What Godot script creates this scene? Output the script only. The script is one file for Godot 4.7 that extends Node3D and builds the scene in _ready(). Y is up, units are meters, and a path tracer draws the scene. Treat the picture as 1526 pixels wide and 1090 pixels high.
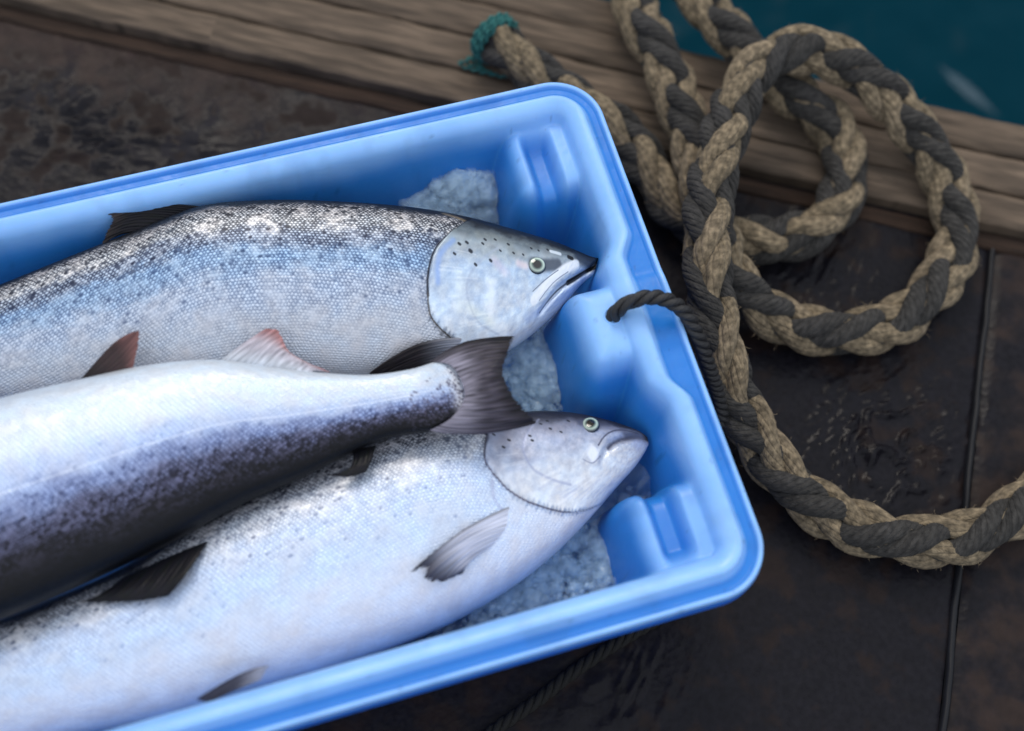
extends Node3D
# Three salmon on ice in a blue crate, on a steel deck beside a timber edge and the sea. y is up, metres.
# The crate's long side runs along x (far right corner of its rim above the origin).

var org := Vector3.ZERO          # base of the thing being built; meshes are given in metres of the place and stored about it
var rng := RandomNumberGenerator.new()

# ---- body outlines of the salmon, tail to snout: back x,y,z, belly x,y,z
const SALMON_UPPER = [
	[-0.6941, 0.1350, 0.0748, -0.6930, 0.1250, 0.1065],
	[-0.6450, 0.1453, 0.0713, -0.6467, 0.1260, 0.1216],
	[-0.5899, 0.1556, 0.0648, -0.5990, 0.1271, 0.1481],
	[-0.5528, 0.1659, 0.0653, -0.5674, 0.1281, 0.1662],
	[-0.4930, 0.1705, 0.0570, -0.5127, 0.1292, 0.1817],
	[-0.4327, 0.1736, 0.0483, -0.4598, 0.1302, 0.1929],
	[-0.3716, 0.1767, 0.0408, -0.4066, 0.1313, 0.2042],
	[-0.3137, 0.1769, 0.0500, -0.3558, 0.1323, 0.2148],
	[-0.2568, 0.1750, 0.0654, -0.3048, 0.1333, 0.2254],
	[-0.2003, 0.1731, 0.0843, -0.2556, 0.1344, 0.2328],
	[-0.1559, 0.1708, 0.1032, -0.2108, 0.1356, 0.2352],
	[-0.1233, 0.1679, 0.1208, -0.1739, 0.1372, 0.2347],
	[-0.0964, 0.1650, 0.1362, -0.1447, 0.1387, 0.2295],
	[-0.0750, 0.1630, 0.1493, -0.1170, 0.1407, 0.2198],
	[-0.0594, 0.1610, 0.1608, -0.0890, 0.1445, 0.2053],
	[-0.0489, 0.1590, 0.1682, -0.0661, 0.1482, 0.1899],
	[-0.0414, 0.1570, 0.1712, -0.0497, 0.1520, 0.1831]]
const SALMON_TOP = [
	[-0.2007, 0.1850, 0.3024, -0.1904, 0.1900, 0.2455],
	[-0.2235, 0.1841, 0.3018, -0.2123, 0.1922, 0.2443],
	[-0.2453, 0.1832, 0.2979, -0.2370, 0.1944, 0.2461],
	[-0.2729, 0.1794, 0.2942, -0.2702, 0.1940, 0.2417],
	[-0.3025, 0.1746, 0.2982, -0.3070, 0.1927, 0.2292],
	[-0.3440, 0.1698, 0.3054, -0.3432, 0.1913, 0.2137],
	[-0.3963, 0.1650, 0.3129, -0.3896, 0.1900, 0.1935],
	[-0.4542, 0.1644, 0.3279, -0.4438, 0.1872, 0.1830],
	[-0.5154, 0.1639, 0.3400, -0.5046, 0.1844, 0.1800],
	[-0.5696, 0.1633, 0.3495, -0.5595, 0.1817, 0.1785],
	[-0.6274, 0.1628, 0.3558, -0.6198, 0.1789, 0.1814],
	[-0.6784, 0.1622, 0.3572, -0.6695, 0.1761, 0.1916],
	[-0.7230, 0.1617, 0.3522, -0.7142, 0.1733, 0.2105],
	[-0.7615, 0.1611, 0.3384, -0.7535, 0.1706, 0.2359],
	[-0.7897, 0.1606, 0.3195, -0.7843, 0.1678, 0.2600],
	[-0.8057, 0.1600, 0.2986, -0.8019, 0.1650, 0.2791]]
const SALMON_LOWER = [
	[-0.7454, 0.1200, 0.3599, -0.7396, 0.1100, 0.3898],
	[-0.6871, 0.1218, 0.3524, -0.6830, 0.1109, 0.4145],
	[-0.6387, 0.1235, 0.3471, -0.6391, 0.1119, 0.4371],
	[-0.6057, 0.1253, 0.3429, -0.6034, 0.1128, 0.4444],
	[-0.5504, 0.1271, 0.3362, -0.5463, 0.1138, 0.4504],
	[-0.4934, 0.1288, 0.3256, -0.4907, 0.1147, 0.4548],
	[-0.4330, 0.1306, 0.3039, -0.4337, 0.1156, 0.4550],
	[-0.3729, 0.1324, 0.2909, -0.3755, 0.1166, 0.4542],
	[-0.3121, 0.1341, 0.2799, -0.3158, 0.1175, 0.4512],
	[-0.2512, 0.1351, 0.2731, -0.2629, 0.1189, 0.4455],
	[-0.2036, 0.1352, 0.2748, -0.2198, 0.1206, 0.4361],
	[-0.1699, 0.1353, 0.2842, -0.1843, 0.1224, 0.4248],
	[-0.1350, 0.1354, 0.2900, -0.1501, 0.1242, 0.4098],
	[-0.1071, 0.1355, 0.2991, -0.1174, 0.1259, 0.3914],
	[-0.0832, 0.1356, 0.3109, -0.0885, 0.1277, 0.3728],
	[-0.0654, 0.1358, 0.3224, -0.0679, 0.1295, 0.3603],
	[-0.0541, 0.1359, 0.3314, -0.0556, 0.1312, 0.3504],
	[-0.0492, 0.1360, 0.3386, -0.0493, 0.1330, 0.3438]]
const ROPE_PATH = [
	-0.042, 0.045, -0.169, -0.031, 0.047, -0.143, -0.015, 0.047, -0.115, 0.007, 0.045, -0.080, 0.037, 0.042, -0.046,
	0.061, 0.036, -0.012, 0.075, 0.032, 0.031, 0.089, 0.030, 0.079, 0.115, 0.029, 0.111, 0.148, 0.029, 0.131,
	0.199, 0.029, 0.141, 0.246, 0.030, 0.122, 0.276, 0.034, 0.081, 0.275, 0.044, 0.032, 0.246, 0.050, -0.012,
	0.222, 0.052, -0.060, 0.205, 0.052, -0.107, 0.191, 0.050, -0.154, 0.188, 0.030, -0.213, 0.180, 0.000, -0.260,
	0.139, 0.030, -0.221, 0.119, 0.052, -0.147, 0.124, 0.054, -0.087, 0.123, 0.056, -0.017, 0.116, 0.060, 0.055,
	0.103, 0.068, 0.124, 0.101, 0.062, 0.170, 0.121, 0.045, 0.203, 0.150, 0.031, 0.229, 0.199, 0.028, 0.254,
	0.256, 0.028, 0.258, 0.312, 0.028, 0.234, 0.355, 0.028, 0.193, 0.370, 0.034, 0.143, 0.361, 0.050, 0.092,
	0.329, 0.075, 0.033, 0.291, 0.090, -0.011, 0.247, 0.100, -0.029, 0.197, 0.105, -0.018, 0.152, 0.108, 0.027,
	0.114, 0.110, 0.082, 0.083, 0.112, 0.140, 0.066, 0.108, 0.192, 0.060, 0.092, 0.240, 0.060, 0.072, 0.288,
	0.072, 0.050, 0.337, 0.091, 0.034, 0.383, 0.122, 0.028, 0.427, 0.163, 0.028, 0.460, 0.210, 0.028, 0.478,
	0.255, 0.028, 0.480, 0.303, 0.028, 0.469, 0.366, 0.028, 0.448, 0.449, 0.028, 0.429, 0.545, 0.028, 0.418]
const HANDLE_PATH = [
	-0.053, 0.165, 0.241, -0.056, 0.182, 0.242, -0.052, 0.200, 0.242, -0.037, 0.212, 0.242, -0.018, 0.214, 0.247,
	-0.001, 0.205, 0.259, 0.010, 0.185, 0.277, 0.021, 0.150, 0.294, 0.036, 0.100, 0.307, 0.046, 0.050, 0.325]
const CORD_PATH = [
	-0.042, 0.006, 0.465, -0.079, 0.006, 0.474, -0.118, 0.006, 0.484, -0.157, 0.006, 0.496, -0.193, 0.006, 0.510,
	-0.234, 0.006, 0.523, -0.269, 0.006, 0.536, -0.305, 0.006, 0.558]
const CRATE_X0 = -0.93
const CRATE_W = 0.5
const CRATE_R = 0.046

# ------------------------------------------------------------------ helpers
func pts(a: Array) -> PackedVector3Array:
	var p := PackedVector3Array()
	for i in range(0, a.size(), 3):
		p.append(Vector3(a[i], a[i + 1], a[i + 2]))
	return p

func lin(r: float, g: float, b: float) -> Color:     # a real-world (linear) base colour
	return Color(r, g, b).linear_to_srgb()

func rgb8(r: float, g: float, b: float) -> Color:     # an sRGB colour as linear, for vertex colours
	return Color(r / 255.0, g / 255.0, b / 255.0).srgb_to_linear()

func cr(p0, p1, p2, p3, f: float):
	return 0.5 * ((2.0 * p1) + (p2 - p0) * f + (2.0 * p0 - 5.0 * p1 + 4.0 * p2 - p3) * f * f + (3.0 * p1 - p0 - 3.0 * p2 + p3) * f * f * f)

func along(p: PackedVector3Array, t: float) -> Vector3:   # t counts control points
	var n := p.size()
	t = clampf(t, 0.0, n - 1.00001)
	var i := int(t)
	return cr(p[maxi(i - 1, 0)], p[i], p[mini(i + 1, n - 1)], p[mini(i + 2, n - 1)], t - i)

func even(p: PackedVector3Array, step: float) -> PackedVector3Array:   # a smooth path cut into even steps
	var out := PackedVector3Array([p[0]])
	var last := p[0]
	var acc := 0.0
	var m := (p.size() - 1) * 60
	for k in range(1, m + 1):
		var q := along(p, k / 60.0)
		acc += q.distance_to(last)
		last = q
		if acc >= step:
			out.append(q)
			acc -= step
	return out

func grid(P: PackedVector3Array, nu: int, nv: int, uvs := PackedVector2Array(), cols := PackedColorArray(), round := false, flip := false) -> Array:
	var idx := PackedInt32Array()
	var nrm := PackedVector3Array()
	nrm.resize(P.size())
	var jm := nv if round else nv - 1
	for i in nu - 1:
		for j in jm:
			var a := i * nv + j
			var b := i * nv + (j + 1) % nv
			var c := a + nv
			var d := b + nv
			var n1 := (P[b] - P[a]).cross(P[c] - P[a])
			var n2 := (P[d] - P[b]).cross(P[c] - P[b])
			if flip:
				idx.append_array([a, b, c, b, d, c])
				nrm[a] -= n1; nrm[b] -= n1 + n2; nrm[c] -= n1 + n2; nrm[d] -= n2
			else:
				idx.append_array([a, c, b, b, c, d])
				nrm[a] += n1; nrm[b] += n1 + n2; nrm[c] += n1 + n2; nrm[d] += n2
	for i in nrm.size():
		nrm[i] = nrm[i].normalized()
	return [P, nrm, uvs, cols, idx]

func tidy_seam(g: Array, nu: int, nv: int) -> void:    # a tube whose first and last columns coincide: share their normals
	for i in nu:
		var n: Vector3 = (g[1][i * nv] + g[1][i * nv + nv - 1]).normalized()
		g[1][i * nv] = n
		g[1][i * nv + nv - 1] = n

func join(a: Array, b: Array) -> void:
	var off: int = a[0].size()
	a[0].append_array(b[0]); a[1].append_array(b[1]); a[2].append_array(b[2]); a[3].append_array(b[3])
	for k in b[4]:
		a[4].append(k + off)

func empty() -> Array:
	return [PackedVector3Array(), PackedVector3Array(), PackedVector2Array(), PackedColorArray(), PackedInt32Array()]

func solid(g: Array) -> ArrayMesh:
	var arr := []
	arr.resize(Mesh.ARRAY_MAX)
	var v: PackedVector3Array = g[0].duplicate()
	for i in v.size():
		v[i] -= org
	arr[Mesh.ARRAY_VERTEX] = v
	arr[Mesh.ARRAY_NORMAL] = g[1]
	if g[2].size() == v.size(): arr[Mesh.ARRAY_TEX_UV] = g[2]
	if g[3].size() == v.size(): arr[Mesh.ARRAY_COLOR] = g[3]
	arr[Mesh.ARRAY_INDEX] = g[4]
	var m := ArrayMesh.new()
	m.add_surface_from_arrays(Mesh.PRIMITIVE_TRIANGLES, arr)
	return m

func obj(called: String, g: Array, mat: Material, parent: Node) -> MeshInstance3D:
	var o := MeshInstance3D.new()
	o.name = called
	o.mesh = solid(g)
	o.material_override = mat
	parent.add_child(o, true)
	return o

func thing(called: String, label: String, category: String, at: Vector3, group := "") -> Node3D:
	var o := Node3D.new()
	o.name = called
	add_child(o, true)
	o.position = at
	org = at
	o.set_meta("label", label)
	if category: o.set_meta("category", category)
	if group: o.set_meta("group", group)
	return o

func plain(c: Color, rough: float, spec := 0.5) -> StandardMaterial3D:
	var m := StandardMaterial3D.new()
	m.albedo_color = c
	m.roughness = rough
	m.metallic_specular = spec
	return m

func noise(sd: int, freq: float, oct := 4, kind := FastNoiseLite.TYPE_SIMPLEX_SMOOTH) -> FastNoiseLite:
	var n := FastNoiseLite.new()
	n.seed = sd
	n.frequency = freq
	n.noise_type = kind
	n.fractal_octaves = oct
	return n

func noise_bytes(n: FastNoiseLite, w: int, h: int) -> PackedByteArray:
	return n.get_image(w, h, false, false, true).get_data()

func noise_tex(sd: int, freq: float, oct: int, size := 512, lo := Color.BLACK, hi := Color.WHITE, kind := FastNoiseLite.TYPE_SIMPLEX_SMOOTH) -> NoiseTexture2D:
	var t := NoiseTexture2D.new()
	t.width = size
	t.height = size
	t.seamless = true
	t.noise = noise(sd, freq, oct, kind)
	var gr := Gradient.new()
	gr.set_color(0, lo)
	gr.set_color(1, hi)
	t.color_ramp = gr
	return t

func picture(data: PackedByteArray, w: int, h: int, f := Image.FORMAT_RGB8) -> ImageTexture:
	return ImageTexture.create_from_image(Image.create_from_data(w, h, false, f, data))

func hash1(a: int, b: int) -> float:
	var h := (a * 374761393 + b * 668265263) & 0x7fffffff
	h = ((h ^ (h >> 13)) * 1274126177) & 0x7fffffff
	return float((h ^ (h >> 16)) & 0xffff) / 65535.0

func sstep(a: float, b: float, x: float) -> float:
	var t := clampf((x - a) / (b - a), 0.0, 1.0)
	return t * t * (3.0 - 2.0 * t)

# ------------------------------------------------------------------ the scene
func _ready() -> void:
	rng.seed = 7
	set_camera()
	set_light()
	make_sea()
	make_deck()
	make_timbers()
	make_crate()
	make_ice()
	make_salmon()
	make_rope()
	make_cord()

func set_camera() -> void:
	var cam := Camera3D.new()
	cam.name = "camera"
	add_child(cam)
	cam.transform = Transform3D(Basis(Vector3(0.956647, 0.054321, 0.286140), Vector3(0.244154, 0.386078, -0.889569), Vector3(-0.158795, 0.920865, 0.356078)), Vector3(-0.331585, 1.226717, 0.664342))
	cam.fov = 30.4860
	cam.near = 0.05
	cam.far = 500.0
	var a := CameraAttributesPhysical.new()
	a.frustum_focal_length = 44.0367
	a.frustum_focus_distance = 1.2
	a.frustum_near = 0.05
	a.frustum_far = 500.0
	a.exposure_aperture = 1.7
	cam.attributes = a
	cam.current = true

func set_light() -> void:
	var we := WorldEnvironment.new()
	we.name = "environment"
	var e := Environment.new()
	e.background_mode = Environment.BG_SKY
	var sm := ProceduralSkyMaterial.new()
	sm.sky_top_color = lin(0.84, 0.89, 0.97)
	sm.sky_horizon_color = lin(0.20, 0.23, 0.27)
	sm.sky_curve = 0.30
	sm.sky_energy_multiplier = 1.15
	sm.ground_horizon_color = lin(0.12, 0.17, 0.2)
	sm.ground_bottom_color = lin(0.03, 0.05, 0.06)
	sm.sun_angle_max = 1.0
	var s := Sky.new()
	s.sky_material = sm
	e.sky = s
	e.tonemap_mode = Environment.TONE_MAPPER_LINEAR
	e.tonemap_exposure = 1.08
	e.sdfgi_enabled = true
	e.ssao_enabled = true
	e.ssil_enabled = true
	we.environment = e
	add_child(we)
	var sun := DirectionalLight3D.new()
	sun.name = "sun"
	sun.light_color = Color(1.0, 0.97, 0.93)
	sun.light_energy = 0.46
	sun.light_angular_distance = 24.0
	sun.shadow_enabled = true
	sun.look_at_from_position(Vector3(0.05, 1.1, -0.95), Vector3.ZERO)
	add_child(sun)

# ------------------------------------------------------------------ sea
func make_sea() -> void:
	org = Vector3(0, -0.55, 0)
	var nz := noise(5, 6.0, 4)
	var n := 161
	var P := PackedVector3Array()
	for i in n:
		for j in n:
			var a := (i / 160.0 - 0.5) * 2.0
			var b := (j / 160.0 - 0.5) * 2.0
			var x := 0.6 + signf(a) * (absf(a) * 1.6 + 250.0 * pow(absf(a), 9.0))
			var z := -0.5 + signf(b) * (absf(b) * 1.6 + 250.0 * pow(absf(b), 9.0))
			P.append(Vector3(x, -0.55 + 0.008 * nz.get_noise_2d(x, z * 1.5), z))
	var m := plain(lin(0.0003, 0.023, 0.037), 0.30, 0.10)
	m.heightmap_enabled = true
	m.heightmap_scale = 0.5
	m.heightmap_texture = noise_tex(31, 0.008, 2)
	m.uv1_triplanar = true
	m.uv1_world_triplanar = true
	m.uv1_scale = Vector3(2.2, 2.2, 2.2)
	var holder := thing("sea", "dark teal sea water below the timber edge", "", Vector3(0, -0.55, 0))
	holder.set_meta("kind", "structure")
	obj("water_surface", grid(P, n, n), m, holder)
	# a streak of foam drifting on it
	var f := empty()
	var fp := PackedVector3Array()
	var fn := noise(9, 40.0, 3)
	for i in 25:
		for j in 9:
			var t := i / 24.0
			var w := 0.010 * sin(PI * t) * (1.0 + 0.6 * fn.get_noise_2d(t, 0.0))
			var c := Vector3(0.775, -0.522, -0.33).lerp(Vector3(0.83, -0.522, -0.215), t)
			fp.append(c + Vector3(0.9, 0, -0.4) * w * (j / 4.0 - 1.0) + Vector3(0, 0.004 * (1.0 - pow(j / 4.0 - 1.0, 2.0)), 0))
	org = Vector3(0.80, -0.53, -0.27)
	f = grid(fp, 25, 9)
	var fm := StandardMaterial3D.new()
	fm.albedo_color = Color(lin(0.4, 0.5, 0.58), 0.13)
	fm.roughness = 0.7
	fm.transparency = BaseMaterial3D.TRANSPARENCY_ALPHA
	var o := obj("foam_streak", f, fm, self)
	o.position = org
	o.set_meta("label", "small pale streak of foam floating on the dark teal sea")
	o.set_meta("category", "foam")

# ------------------------------------------------------------------ deck: a runs along the timber edge, o away from it
const DA = 0.8678
const DO = 0.4970
func deck_xyz(a: float, o: float, y: float) -> Vector3:
	return Vector3(a * DA - o * DO, y, a * DO + o * DA)

func deck_textures() -> Array:
	var W := 1536
	var H := 768
	var big := noise_bytes(noise(11, 0.006, 4), W, H)
	var mid := noise_bytes(noise(12, 0.022, 4), W, H)
	var fine := noise_bytes(noise(13, 0.12, 3), W, H)
	var cel := noise_bytes(noise(14, 0.03, 2, FastNoiseLite.TYPE_CELLULAR), W, H)
	var streak := noise_bytes(noise(15, 0.05, 4), W, H)
	var col := PackedByteArray()
	col.resize(W * H * 3)
	var hgt := PackedByteArray()
	hgt.resize(W * H)
	var rou := PackedByteArray()
	rou.resize(W * H)
	for j in H:
		var o := -0.06 + 0.80 * j / H
		for i in W:
			var a := -0.80 + 1.6 * i / W
			var k := j * W + i
			var b := big[k] / 255.0
			var m := mid[k] / 255.0
			var f := fine[k] / 255.0
			var c := cel[k] / 255.0
			# old paint, darkest where it is whole; grey crust and bare patches towards the far left
			var left := sstep(0.05, -0.35, a) * sstep(0.36, 0.02, o + 0.10 * (b - 0.5))
			var flake := sstep(0.55, 0.60, 0.5 * m + 0.5 * b + 0.10 * (f - 0.5)) * left
			var crust := sstep(0.52, 0.66, m + 0.25 * (c - 0.5)) * left
			var rust := sstep(0.045, -0.03, o + 0.10 * (m - 0.5)) * 0.75
			var rusty_plate := sstep(0.44, 0.47, a) * sstep(0.40, 0.75, m * 0.6 + b * 0.5) * 0.7
			var r := 0.0048 + 0.004 * (f - 0.5)
			var g := 0.0044 + 0.004 * (f - 0.5)
			var u := 0.0068 + 0.005 * (f - 0.5)
			r = lerpf(r, 0.015, crust * 0.8); g = lerpf(g, 0.0145, crust * 0.8); u = lerpf(u, 0.019, crust * 0.8)
			r = lerpf(r, 0.046, flake); g = lerpf(g, 0.041, flake); u = lerpf(u, 0.038, flake)
			var warm := sstep(0.50, 0.72, 0.6 * m + 0.4 * b)
			r = lerpf(r, 0.0125, warm * 0.8); g = lerpf(g, 0.0072, warm * 0.8); u = lerpf(u, 0.0062, warm * 0.8)
			var rs := maxf(rust * sstep(-0.2, -0.5, a * 0.5 - 0.2 + 0.4 * (b - 0.5)), rusty_plate * 0.5)
			r = lerpf(r, 0.036, rs); g = lerpf(g, 0.023, rs); u = lerpf(u, 0.019, rs)
			var dirt := 0.75 + 0.5 * (streak[k] / 255.0)
			r *= dirt; g *= dirt; u *= dirt
			col[k * 3] = int(pow(maxf(r, 0.0), 0.4545) * 255.0)
			col[k * 3 + 1] = int(pow(maxf(g, 0.0), 0.4545) * 255.0)
			col[k * 3 + 2] = int(pow(maxf(u, 0.0), 0.4545) * 255.0)
			hgt[k] = int(clampf(0.45 * m + 0.2 * f + 0.2 * b + 0.15 * flake, 0.0, 1.0) * 255.0)
			var wet := exp(-(pow((a - 0.37) / 0.11, 2.0) + pow((o - 0.215) / 0.11, 2.0))) + exp(-(pow((a - 0.28) / 0.08, 2.0) + pow((o - 0.03) / 0.09, 2.0)))
			rou[k] = int(clampf(0.38 - 0.08 * wet + 0.35 * crust + 0.3 * flake + 0.25 * rs + 0.25 * (b - 0.5) + 0.2 * (f - 0.5), 0.2, 0.95) * 255.0)
	return [picture(col, W, H), picture(hgt, W, H, Image.FORMAT_L8), picture(rou, W, H, Image.FORMAT_L8)]

func make_deck() -> void:
	var t := deck_textures()
	var m := plain(Color.WHITE, 1.0, 0.21)
	m.albedo_texture = t[0]
	m.heightmap_enabled = true
	m.heightmap_texture = t[1]
	m.heightmap_scale = 0.16
	m.roughness_texture = t[2]
	var deck := thing("deck", "dark worn steel deck under the crate and rope", "", Vector3.ZERO)
	deck.set_meta("kind", "structure")
	var big := noise(21, 3.0, 3)
	var crease := noise(22, 19.0, 1)
	var warp := noise(23, 14.0, 2)
	var edges := [[-2.4, 0.4475], [0.4555, 2.6]]
	for s in 2:
		var P := PackedVector3Array()
		var U := PackedVector2Array()
		var aa := PackedFloat32Array()
		var a: float = edges[s][0]
		while a < edges[s][1]:
			aa.append(a)
			a += 0.0035 if a > 0.15 and a < 0.6 else (0.008 if a > -0.75 and a < 0.8 else 0.06)
		aa.append(edges[s][1])
		var oo := PackedFloat32Array()
		var o := -0.052
		while o < 2.2:
			oo.append(o)
			o += 0.0035 if o > 0.05 and o < 0.40 else (0.008 if o < 0.75 else 0.06)
		for x in aa:
			for z in oo:
				var y := 0.0012 * big.get_noise_2d(x, z)
				# blistered, wrinkled paint
				var k := exp(-(pow((x - 0.37) / 0.075, 2.0) + pow((z - 0.215) / 0.075, 2.0)) * 1.3)
				k += 0.8 * exp(-(pow((x - 0.15) / 0.05, 2.0) + pow((z - 0.50) / 0.05, 2.0)))
				k += 0.7 * exp(-(pow((x - 0.27) / 0.05, 2.0) + pow((z - 0.03) / 0.06, 2.0)))
				k += 0.9 * exp(-(pow((x + 0.50) / 0.13, 2.0) + pow((z - 0.06) / 0.06, 2.0)))
				if k > 0.01:
					var wv := warp.get_noise_2d(x, z)
					var v := absf(crease.get_noise_2d(x * 1.6 + 0.05 * wv, z * 0.8 + 0.08 * wv))
					y += k * 0.0100 * (sstep(0.24, 0.0, v))
				var e: float = minf(absf(x - edges[s][1 - s]), 0.012) / 0.012      # the plate's edge dips to the seam
				y -= 0.003 * pow(1.0 - e, 2.0)
				P.append(deck_xyz(x, z, y))
				U.append(Vector2((x + 0.80) / 1.6, (z + 0.06) / 0.80))
		var g := grid(P, aa.size(), oo.size(), U, PackedColorArray(), false, true)
		obj("deck_plate", g, m, deck)
	# the raised bead along the seam of the two plates
	var bead := PackedVector3Array()
	var wob := noise(24, 9.0, 3)
	for i in 220:
		var o := -0.05 + i * 0.01
		for j in 9:
			var th := PI * j / 8.0
			bead.append(deck_xyz(0.4515 + 0.002 * wob.get_noise_1d(o) - cos(th) * 0.0040, o, -0.004 + sin(th) * (0.0056 + 0.0015 * wob.get_noise_1d(o * 3.0 + 9.0))))
	obj("weld_bead", grid(bead, 220, 9, PackedVector2Array(), PackedColorArray(), false, true), plain(lin(0.009, 0.0095, 0.012), 0.40, 0.30), deck)
	# solid body below
	var under := empty()
	var q := PackedVector3Array()
	for e in [[-2.4, -0.051, -0.02], [-2.4, -0.051, -0.9], [2.6, -0.051, -0.02], [2.6, -0.051, -0.9]]:
		q.append(deck_xyz(e[0], e[1], e[2]))
	under = grid(q, 2, 2)
	obj("deck_side", under, plain(lin(0.02, 0.02, 0.022), 0.7), deck)

# ------------------------------------------------------------------ timber edging
func make_timbers() -> void:
	var W := 1024
	var H := 128
	var mats := []
	for v in 2:
		var grain := noise(41 + v, 0.012, 4)
		var fib := noise(51 + v, 0.03, 3)
		var blot := noise(61 + v, 0.010, 3)
		var col := PackedByteArray()
		col.resize(W * H * 3)
		var hg := PackedByteArray()
		hg.resize(W * H)
		for j in H:
			for i in W:
				var k := j * W + i
				var g := 0.5 + 0.5 * grain.get_noise_2d(i * 0.25, j * 5.0)
				var f := 0.5 + 0.5 * fib.get_noise_2d(i * 0.5, j * 14.0)
				var b := 0.5 + 0.5 * blot.get_noise_2d(i * 1.0, j * 2.0)
				var d := 0.62 + 0.55 * (g - 0.5) + 0.35 * (f - 0.5)
				d *= 0.66 + 0.62 * sstep(0.25, 0.75, b)
				var crack := sstep(0.06, 0.0, absf(grain.get_noise_2d(i * 0.30 + 900.0, j * 2.6))) * sstep(0.5, 0.7, b)
				d *= 1.0 - 0.7 * crack
				f *= 1.0 - 0.8 * crack
				col[k * 3] = int(clampf(pow(0.155 * d, 0.4545), 0, 1) * 255.0)
				col[k * 3 + 1] = int(clampf(pow(0.117 * d, 0.4545), 0, 1) * 255.0)
				col[k * 3 + 2] = int(clampf(pow(0.088 * d, 0.4545), 0, 1) * 255.0)
				hg[k] = int(clampf(0.5 * g + 0.5 * f, 0, 1) * 255.0)
		var m := plain(Color.WHITE, 0.82, 0.35)
		m.albedo_texture = picture(col, W, H)
		m.heightmap_enabled = true
		m.heightmap_texture = picture(hg, W, H, Image.FORMAT_L8)
		m.heightmap_scale = 0.15
		mats.append(m)
	var edge := thing("timber_edging", "weathered grey brown timber planks along the deck edge above the sea", "", deck_xyz(0, -0.14, 0))
	edge.set_meta("kind", "structure")
	var offs := [-0.0505, -0.0925, -0.1385, -0.1840, -0.2290]
	var tints := [0.62, 1.0, 1.06, 0.98, 1.0]
	var wob := noise(71, 2.2, 3)
	var nick := noise(72, 18.0, 3)
	for p in 5:
		var o0: float = -0.030 if p == 0 else offs[p - 1] - 0.0012
		var o1: float = offs[p] + 0.0012
		var a1 := 2.6 if p < 4 else 0.055
		var aa := PackedFloat32Array()
		var a := -2.4
		while a < a1:
			aa.append(a)
			a += 0.01 if a > -0.8 and a < 0.8 else 0.08
		aa.append(a1)
		var P := PackedVector3Array()
		var U := PackedVector2Array()
		var nv := 20
		for x in aa:
			for j in nv:
				var t: float
				var y: float
				var rise := 0.004 + 0.0016 * p if p == 0 else 0.018 + 0.003 * wob.get_noise_2d(x * 0.6, p * 7.0)
				if j < 2:
					t = 0.0; y = -0.09 if j == 0 else rise - 0.005
				elif j > nv - 3:
					t = 1.0; y = -0.09 if j == nv - 1 else rise - 0.005
				else:
					t = (j - 1.5) / (nv - 4.0)
					y = rise - 0.0035 * pow(absf(t * 2.0 - 1.0), 5.0) + 0.0008 * nick.get_noise_2d(x, t * 0.15 + p)
				var chip := 0.0016 * nick.get_noise_2d(x * 1.3, p * 3.0) + 0.0018 * wob.get_noise_2d(x * 2.0, p * 2.0)
				var o := lerpf(o0 + (chip if t < 0.5 else 0.0) , o1 + (chip if t >= 0.5 else 0.0), t)
				P.append(deck_xyz(x, o, y))
				U.append(Vector2(x * 0.9 + p * 0.37, clampf(t, 0.02, 0.98)))
		var g := grid(P, aa.size(), nv, U)
		var m: StandardMaterial3D = mats[p % 2].duplicate()
		var t: float = tints[p]
		m.albedo_color = Color(t, t * 0.985, t * 0.96)
		if p == 0:
			m.albedo_color = Color(0.60, 0.53, 0.50)
		if p == 4:   # its sawn end
			var q := PackedVector3Array()
			for e in [[o0, 0.013], [o1, 0.013], [o0, -0.09], [o1, -0.09]]:
				q.append(deck_xyz(a1, e[0], e[1]))
			join(g, grid(q, 2, 2, PackedVector2Array([Vector2(0.1, 0.1), Vector2(0.1, 0.9), Vector2(0.14, 0.1), Vector2(0.14, 0.9)])))
		obj("plank", g, m, edge)

# ------------------------------------------------------------------ crate
func softplus(s: float, k: float) -> float:
	return s if s > 12.0 * k else k * log(1.0 + exp(s / k))

func smax(a: float, b: float, k: float) -> float:
	var h := clampf(0.5 + 0.5 * (a - b) / k, 0.0, 1.0)
	return lerpf(b, a, h) + k * h * (1.0 - h)

func box2(x: float, z: float, x0: float, x1: float, z0: float, z1: float, r: float) -> float:
	var qx := absf(x - (x0 + x1) * 0.5) - (x1 - x0) * 0.5 + r
	var qz := absf(z - (z0 + z1) * 0.5) - (z1 - z0) * 0.5 + r
	return Vector2(maxf(qx, 0.0), maxf(qz, 0.0)).length() + minf(maxf(qx, qz), 0.0) - r

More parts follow.
